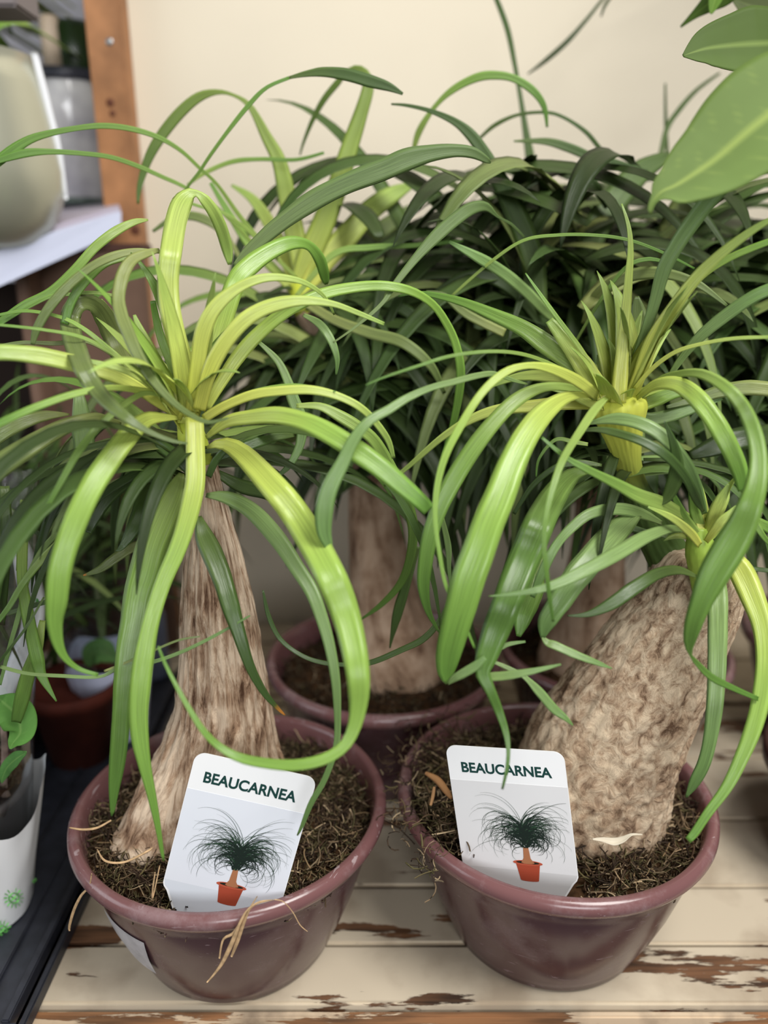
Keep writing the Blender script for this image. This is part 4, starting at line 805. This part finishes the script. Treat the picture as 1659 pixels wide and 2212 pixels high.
# ================================================================ broad leaved plant at top right
G = empty('broad_leaf_plant', (0.335, 0.47, 0), 'plant with broad glossy leaves reaching in at the top right, and added unseen leaves overhead that shade the wall', 'potted plant')
lathe('pot', [(0, .002), (.05, .002), (.054, 0), (.066, .075), (.0665, .078), (.0715, .078), (.0725, .09), (.069, .092), (.067, .088), (.062, .07), (0, .07)], (0.345, 0.47, 0), simple('dark_brown_pot', (58, 34, 28), .5, .4), G)
def bleaf(spine, y, tone, parent, tip=0.0, bend=.12, vein=True):
    """broad blade: rows u,v,width; with raised midrib and side veins as true relief"""
    pts = [[float(x) for x in q.split(',')] for q in spine.split()]; n = 60; m = 17; rr = crom(pts, n); V = []; Fa = []; C = []; U = []
    base, vn = lin(tone[0]), lin(tone[1]); rows = []
    for k, (u, v, w) in enumerate(rr):
        t = k / (n - 1); p = P(u, v, y[0] + (y[1] - y[0]) * t); rows.append((p, w / 2 * depth(p) / F))
    for k in range(n):
        p, hw = rows[k]; T = (rows[min(k + 1, n - 1)][0] - rows[max(k - 1, 0)][0]).normalized(); s = T.cross((CAM - p).normalized() * .75 + Vector((0, 0, .35))).normalized(); Nn = s.cross(T)
        if Nn.dot(CAM - p) < 0: Nn = -Nn
        for i in range(m):
            x = -1 + 2 * i / (m - 1); L = k / (n - 1)
            q = (L * 9 + abs(x) * 1.0) % 1.0; vv = max(0, 1 - abs(q - .5) / .05) * (.2 if abs(x) > .9 else .5) if vein else 0
            mid = max(0, 1 - abs(x) / .09)
            V.append(p + s * (x * hw) + Nn * (abs(x) * bend * hw + .0012 * mid * 0 )); a = min(1, max(mid, vv * .6))
            C.append(tuple(base[j] * (1 - a) + vn[j] * a for j in range(3)) + (1,)); U.append((x * .02, L * .2))
    for k in range(n - 1):
        for i in range(m - 1): a = k * m + i; Fa.append((a, a + 1, a + m + 1, a + m))
    o = mesh_obj('leaf', V, Fa, M_BROAD, parent, cols=C, uvs=U)
    sm = o.modifiers.new('thickness', 'SOLIDIFY'); sm.thickness = .0005
    return o
M_BROAD = leafmat('broad_leaf_blade', .6, .25, .2)
bleaf('1820,120,20 1760,170,200 1690,225,250 1620,280,236 1550,340,188 1500,375,150 1460,400,106 1432,412,64 1418,425,26 1410,436,15 1405,450,12 1406,462,4', (.40, .37), [(104, 128, 62), (146, 166, 82)], G)
bleaf('1800,98,60 1720,92,120 1640,94,158 1580,98,128 1530,104,92 1500,112,52 1476,120,6', (.52, .50), [(82, 104, 46), (120, 142, 72)], G, vein=False)
bleaf('1600,-60,60 1560,-20,70 1530,8,40 1500,32,18 1470,58,4', (.60, .62), [(70, 96, 34), (100, 130, 50)], G, vein=False)
bleaf('1560,-50,16 1548,-10,30 1540,16,18 1536,30,4', (.60, .60), [(110, 146, 60), (140, 170, 80)], G, vein=False)
bleaf('1760,-20,40 1720,10,110 1680,20,130 1640,18,90 1600,4,30 1580,-4,4', (.60, .62), [(92, 104, 62), (110, 124, 74)], G, vein=False)
rb_ = random.Random(5)
def wall_shade_leaf(c, az, el, L, w):
    V = []; Fa = []; C = []; U = []; d = Vector((cos(az) * cos(el), sin(az) * cos(el), sin(el))); q = Vector(c); n = 16; m = 5
    col = lin((84, 110, 56))
    for k in range(n):
        t = k / (n - 1); hw = w / 2 * sin(pi * (t * .96 + .02)) ** .8; s = d.cross(Vector((0, 0, 1))).normalized(); Nn = s.cross(d)
        for i in range(m): x = -1 + i / 2; V.append(q + s * x * hw + Nn * abs(x) * hw * .15); C.append(col); U.append((x * .02, t * .2))
        q = q + d * (L / n); d = (d + Vector((0, 0, -.08))).normalized()
    for k in range(n - 1):
        for i in range(m - 1): a = k * m + i; Fa.append((a, a + 1, a + m + 1, a + m))
    o = mesh_obj('leaf', V, Fa, M_BROAD, G, cols=C, uvs=U); sm = o.modifiers.new('thickness', 'SOLIDIFY'); sm.thickness = .0005
for k in range(26):  # unseen leaves added overhead to shade the right of the wall
    wall_shade_leaf((rb_.uniform(.34, .62), rb_.uniform(.46, .68), rb_.uniform(.92, 1.12)), rb_.uniform(0, 6.3), rb_.uniform(-.3, .5), rb_.uniform(.14, .24), rb_.uniform(.05, .08))
strand('stem', [('1990,1700,30 1950,1300,26 1920,900,22 1890,500,20 1850,200,18 1820,115,12', .47, .42), ('1850,200,18 1900,-300,20 1960,-900,20', .44, .55)], M_BROWN, parent=G)
# hanging blades from above, against the wall
H = empty('hanging_plant', (0.40, 0.80, 0.86), 'plant above the frame whose thin grassy blades hang down before the cream wall', 'hanging plant')
for s in ['1340,-30,4 1310,-10,6 1265,45,8 1225,90,11 1180,130,10 1140,160,3', '1330,-20,6 1308,10,7 1298,36,3']:
    leaf(H, s, (.80, .78, .78), 'K', mat=M_BACKLEAF)
strand('stem', [('1340,-32,5 1420,-90,7 1560,-160,8', .80, .80)], M_BROWN, parent=H)

# ================================================================ left side: post, shelf with pots, trays, wrapped plants
post = empty('wooden_post', (-.263, .86, 0), 'orange-brown upright wooden post at the left edge of the cream wall', 'post')
box('upright', (-.281, .845, 0), (-.2475, .874, 1.3), M_POST, post, .001)
def disc(name, c, r, mat, parent, axis='Y'):
    V = [(c[0] + r * cos(2 * pi * i / 20), c[1], c[2] + r * sin(2 * pi * i / 20)) for i in range(20)] + [(c[0] + r * .6 * cos(2 * pi * i / 20), c[1] - .001, c[2] + r * .6 * sin(2 * pi * i / 20)) for i in range(20)]
    Fa = [(i, (i + 1) % 20, (i + 1) % 20 + 20, i + 20) for i in range(20)] + [tuple(range(20, 40))]
    return mesh_obj(name, V, Fa, mat, parent)
disc('screw_head', P(236, 90, .8446), .0035, M_SCREW, post)
# knots in the post
for (u, v, r) in ((243, 245, .003), (238, 222, .004), (292, 497, .005)):
    disc('knot', P(u, v, .8449), r, simple('dark_knot', (92, 50, 30), .8), post)
crate = empty('wooden_crate', (-.33, .72, 0), 'reddish-brown wooden crate below the post behind the left plant', 'crate')
pc0 = P(330, 545, .80)
box('side_panel', (-.345, .80, .0), (-.235, .815, pc0.z), M_BROWN, crate, .002)
box('side_panel', (-.345, .765, .0), (-.333, .80, pc0.z), M_BROWN, crate, .002)
box('top_board', (-.345, .80, pc0.z), (-.235, .84, pc0.z + .008), simple('dark_top_board', (70, 40, 30), .7), crate, .001)
# white slanted rail and board that carry the silver pot
def slab(name, pts, thick, mat, parent=None):
    a, b, c, d = pts; Nn = (b - a).cross(d - a).normalized() * thick
    V = [a, b, c, d, a + Nn, b + Nn, c + Nn, d + Nn]
    return mesh_obj(name, V, [(0, 1, 2, 3), (7, 6, 5, 4), (0, 4, 5, 1), (1, 5, 6, 2), (2, 6, 7, 3), (3, 7, 4, 0)], mat, parent, smooth=False)
rack = empty('display_rack', P(60, 600, .70), 'pale lilac-white rack board under the silver pot at upper left', 'rack')
slab('front_rail', [P(-160, 690, .66), P(262, 500, .80), P(262, 458, .80), P(-160, 590, .66)], -.006, M_LILAC, rack)
slab('board', [P(-160, 590, .67), P(262, 458, .81), P(250, 440, 1.05), P(-260, 520, 1.0)], .006, simple('lilac_grey_board', (176, 168, 182), .5), rack)
box('top_shelf', (-.9, .70, P(0, 30, .72).z), (-.284, .745, P(0, 30, .72).z + .02), M_GREY, rack, .002)
ps = P(-62, 545, .735); sv = .735 / 1.0
def rz(u, v, y=.735):
    p = P(u, v, y); q = P(-62, v, y); return (p.x - ps.x, p.z - ps.z)
prof = [(0, .0)] + [rz(u, v) for u, v in ((34, 548), (78, 524), (108, 484), (122, 444), (127, 412), (126, 372), (116, 320), (103, 260), (87, 190), (68, 122))]
prof += [(prof[-1][0] - .004, prof[-1][1]), (prof[-1][0] - .006, prof[-1][1] - .03), (prof[4][0] - .006, prof[4][1]), (0, .01)]
sp = lathe('silver_pot', prof, ps, M_SILVER, None, 96); tag(sp, 'large satin silver-green ceramic pot cut by the left edge at the top', 'plant pot')
# glass jar beside
pj = P(172, 445, .98)
def rj(u, v):
    p = P(u, v, .98); q = P(172, v, .98); return (p.x - pj.x, p.z - pj.z)
jar = empty('glass_jar', pj, 'clear glass jar with dark lid between the silver pot and the post', 'jar')
lathe('body', [(0, 0)] + [rj(u, v) for u, v in ((225, 445), (236, 430), (236, 250), (232, 200), (226, 185))], pj, simple('reflection_white_glass', (228, 226, 238), .15, .8, var=.35, scale=24), jar)  # pale opaque colour stands for white reflections in the clear glass
lathe('rim_band', [rj(232, 186), rj(236, 180), rj(234, 165), rj(225, 160), (0, rj(0, 160)[1])], pj, simple('dark_lid', (60, 62, 74), .4, .5), jar)
lathe('foot_band', [(0, .004), rj(238, 446), rj(240, 436), rj(236, 430)], pj, simple('green_grey_foot', (96, 110, 104), .4, .5), jar)
cn = P(118, 152, .97)
cand = lathe('white_candle', [(0, 0), (.011, 0), (.010, .048), (.0085, .052), (0, .053)], cn, simple('ivory_wax', (236, 214, 190), .5), None); tag(cand, 'ivory stick standing upright between silver pot and dark green jar', 'candle')
gj = P(168, 172, 1.0)
g2 = lathe('green_jar', [(0, 0), (.030, 0), (.034, .006), (.034, .046), (.028, .054), (0, .054)], gj, simple('deep_green_glaze', (34, 56, 22), .3, .5, var=.2), None); tag(g2, 'dark green round jar next to the wooden post at top', 'jar')
sh = box('upper_ledge', (-.75, .955, P(100, 176, .97).z - .012), (-.284, 1.2, P(100, 176, .97).z - .001), simple('olive_ledge', (150, 146, 120), .6), None, .001); sh['kind'] = 'structure'
sh.name = 'trim_1'
far = empty('leafy_plant', (-.48, 1.12, .60), 'blurred yellow-green leafy plant behind the silver pot under the top shelf', 'plant')
wild(far, P(30, 130, 1.1), 26, 61, el=(-.2, 1.2), L=(.06, .15), w=(.016, .034), droop=(.05, .2), tones='YLOG', single=26, spread=.06)
wild(far, P(150, 110, 1.2), 20, 62, el=(-.2, 1.2), L=(.05, .12), w=(.02, .034), droop=(.05, .2), tones='LGO', single=20, spread=.04)
# black tray
tray = empty('black_tray', (-.30, .40, 0), 'black plastic tray running along the left side of the front shelf', 'tray')
box('base', (-.60, .335, .0005), (-.2125, .74, .006), M_BLACK, tray, .001)
for x0, x1, h in ((-.2085, -.2045, .010), (-.2175, -.2125, .014), (-.236, -.2335, .009), (-.262, -.2595, .009), (-.29, -.2875, .009), (-.32, -.3175, .009)):
    box('rib', (x0, .335, .0005), (x1, .74, h), M_BLACK, tray, .0008)
box('front_wall', (-.60, .332, .0005), (-.2085, .336, .012), M_BLACK, tray, .0008)
# wrapped plant at the lower left
Wp = empty('wrapped_plant', (-.262, .425, .006), 'small plant in clear wrap with a white printed band standing on the black tray', 'wrapped plant')
wc = (-.275, .425, .0)
def rag(a): return .006 * sin(3 * a + .6) + .004 * sin(7 * a)
def sleeve(name, z0, z1, r0, r1, mat, parent, top=0.0, th=.0004, c=wc, crinkle=.03):
    V = []; Fa = []; U = []; n = 96; m = 20
    for j in range(m):
        t = j / (m - 1)
        for i in range(n):
            a = 2 * pi * i / n; r = (r0 + (r1 - r0) * t) * (1 + crinkle * noise.noise(Vector((cos(a) * 3, sin(a) * 3, t * 2 + z0 * 9))) + crinkle * .5 * abs(sin(9 * a)) * t)
            z = z0 + (z1 - z0) * t + top * t * (sin(3 * a + .4) * .6 + sin(5 * a) * .4)
            V.append((c[0] + r * cos(a), c[1] + r * sin(a), z)); U.append((i / n, t))
    for j in range(m - 1):
        for i in range(n): Fa.append((j * n + i, j * n + (i + 1) % n, (j + 1) * n + (i + 1) % n, (j + 1) * n + i))
    return mesh_obj(name, V, Fa, mat, parent, uvs=U)
band = sleeve('printed_band', .0075, .098, .034, .0545, M_SLEEVE, Wp, .014)
sleeve('clear_wrap', .008, .30, .0335, .075, M_CLEAR, Wp, .01)
pt = lathe('pot', [(0, .008), (.028, .008), (.030, .010), (.043, .098), (.046, .100), (.046, .104), (.042, .104), (.0395, .098), (0, .098)], (wc[0], wc[1], 0), simple('small_grey_pot', (70, 66, 66), .6), Wp)
moss((wc[0], wc[1], 0), Wp, .040, .104, 77, 500, .006, lmax=.008)
strand('stem', [('-20,1900,34 -5,1800,34 20,1750,30 8,1700,18 10,1620,16 4,1540,14', .425, .42)], simple('gnarly_grey_stem', (150, 130, 118), .8, .2, var=.35, scale=140, bump=.8), parent=Wp)
bleaf('-6,1505,8 10,1520,60 36,1545,74 44,1580,60 28,1605,24 22,1618,4', (.40, .39), [(104, 158, 74), (134, 180, 96)], Wp)
bleaf('2,1690,6 14,1660,30 34,1640,34 52,1628,12 56,1624,3', (.40, .39), [(96, 150, 78), (130, 176, 96)], Wp)
# green printed suns and leaves on the band
def printed(pts, w, u, v, y, parent, off=0):
    V = []; Fa = []
    for (x0, y0, x1, y1) in pts:
        a = P(u + x0, v + y0, y); b = P(u + x1, v + y1, y); T = (b - a).normalized(); s = T.cross((CAM - a).normalized()) * (w / 2 * .5 / F); b0 = len(V); V += [a - s, a + s, b + s, b - s]; Fa.append((b0, b0 + 1, b0 + 2, b0 + 3))
    return V, Fa
def on_cone(u, v):
    """point of the printed band seen at u, v"""
    d = (P(u, v, 1.0) - CAM); best = None
    for k in range(400):
        p = CAM + d * (.30 + .20 * k / 400)
        t = (p.z - .0075) / (.098 - .0075); r = .034 + .0205 * t + .0018
        if math.hypot(p.x - wc[0], p.y - wc[1]) < r: return p
    return None
V = []; Fa = []
def mark(a, b, w=.0007):
    pa, pb = on_cone(*a), on_cone(*b)
    if pa is None or pb is None: return
    T = (pb - pa); 
    if T.length > .03: return
    s = T.normalized().cross((CAM - pa).normalized()) * w; b0 = len(V); V.extend([pa - s, pa + s, pb + s, pb - s]); Fa.append((b0, b0 + 1, b0 + 2, b0 + 3))
for (cu_, cv_, R1) in ((30, 1940, 11), (5, 2010, 10)):
    for k in range(14):
        a = 2 * pi * k / 14; b = 2 * pi * (k + 1) / 14
        mark((cu_ + R1 * cos(a), cv_ + R1 * sin(a)), (cu_ + R1 * cos(b), cv_ + R1 * sin(b))); mark((cu_ + (R1 + 3) * cos(a), cv_ + (R1 + 3) * sin(a)), (cu_ + (R1 + 11) * cos(a), cv_ + (R1 + 11) * sin(a)), .0005)
    mark((cu_ - 7, cv_ - 4), (cu_ + 7, cv_ + 4)); mark((cu_ - 5, cv_ + 5), (cu_ + 5, cv_ - 5))
for k in range(6): mark((70 + k * 1.5, 1905 + k * 3), (78 + k, 1897 + k * 3), .0012)
o = mesh_obj('green_print', V, Fa, M_GREENINK, band, smooth=False); o['label'] = 'green sun drawings'
# white printed collar at the top of the wrap
def ribbon(name, spec, y, mat, parent):
    pts = [[float(x) for x in q.split(',')] for q in spec.split()]; rr = crom(pts, 30); rows = []
    for k, (u, v, w) in enumerate(rr): p = P(u, v, y[0] + (y[1] - y[0]) * k / 29); rows.append((p, w / 2 * depth(p) / F))
    V = []; Fa = []; C = []; U = []; blade(rows, lambda t, x: (1, 1, 1, 1), V, Fa, C, U, .1, .85); return mesh_obj(name, V, Fa, mat, parent, cols=C, uvs=U)
rb = ribbon('printed_collar', '34,1150,20 50,1200,44 64,1260,50 74,1310,48 66,1370,46 42,1430,46 18,1480,44 -10,1540,40', (.45, .43), M_SLEEVE, Wp)
for s in ('66,1285,7 80,1300,9 78,1318,8', '60,1325,6 70,1342,9 80,1350,6', '46,1385,6 44,1400,8 52,1412,6', '14,1440,7 24,1452,8 18,1465,6', '58,1300,5 60,1315,6 66,1330,5'):
    g_ = ribbon('green_print', s, (.443, .443), M_GREENINK, rb)
# dark terracotta pot and second wrapped pot further back
tp = lathe('terracotta_pot', [(0, 0), (.026, 0), (.036, .06), (.039, .06), (.040, .072), (.036, .073), (.033, .055), (0, .05)], (-.268, .60, .006), M_TERRA, None); tag(tp, 'dark terracotta pot in the shade left of the left front pot', 'plant pot')
W2 = empty('wrapped_plant', (-.247, .635, .006), 'white-wrapped plant in the shade behind the left front plant', 'wrapped plant')
c2 = (-.247, .635, 0)
sleeve('white_band', .0075, .085, .026, .038, M_LILAC, W2, .01, c=c2)
sleeve('clear_wrap', .0075, .20, .0255, .05, M_CLEAR, W2, .01, c=c2)
lathe('pot', [(0, .008), (.022, .008), (.033, .07), (0, .072)], c2, simple('black_small_pot', (40, 38, 40), .5), W2)
bleaf('190,1440,10 200,1412,50 222,1408,56 240,1420,30 248,1430,6', (.60, .60), [(96, 140, 76), (120, 160, 90)], W2)
strand('stem', [('212,1500,8 208,1460,7 200,1430,6', .61, .60)], M_BROWN, parent=W2)
bt = empty('glass_bottle', (-.235, .72, 0.006), 'small grey glass bottle with a white cap in the dark behind the left plant', 'bottle')
bp_ = (-.243, .735, .006)
lathe('body', [(0, 0), (.016, 0), (.018, .006), (.018, .07), (.008, .09), (.008, .10), (0, .10)], bp_, simple('slate_glass', (96, 104, 126), .2, .7), bt)
lathe('cap', [(.0085, .098), (.009, .10), (.009, .122), (.006, .128), (0, .128)], bp_, simple('white_cap', (224, 222, 206), .4), bt)
F2 = empty('leafy_plant', (-.36, .60, .006), 'dark bushy plant filling the shade between the wrapped plant and the left palm', 'plant')
lathe('pot', [(0, 0), (.04, 0), (.055, .09), (.058, .10), (.052, .10), (0, .09)], (-.36, .62, .006), simple('black_pot', (30, 28, 30), .5), F2)
wild(F2, (-.36, .62, .11), 40, 71, el=(.0, 1.4), L=(.12, .24), w=(.006, .014), droop=(.06, .2), tones='DKKO', single=40, spread=.03, keep=clear_of((120, 1390, 420, 2212), (-400, 0, 400, 760)))
wild(F2, (-.34, .62, .12), 300, 72, el=(-.2, 1.4), L=(.10, .24), w=(.005, .012), droop=(.06, .2), tones='KKKD', spread=.05, keep=clear_of((120, 1390, 420, 2212), (-400, 0, 400, 760)))
# dark backing behind the crate and left plants
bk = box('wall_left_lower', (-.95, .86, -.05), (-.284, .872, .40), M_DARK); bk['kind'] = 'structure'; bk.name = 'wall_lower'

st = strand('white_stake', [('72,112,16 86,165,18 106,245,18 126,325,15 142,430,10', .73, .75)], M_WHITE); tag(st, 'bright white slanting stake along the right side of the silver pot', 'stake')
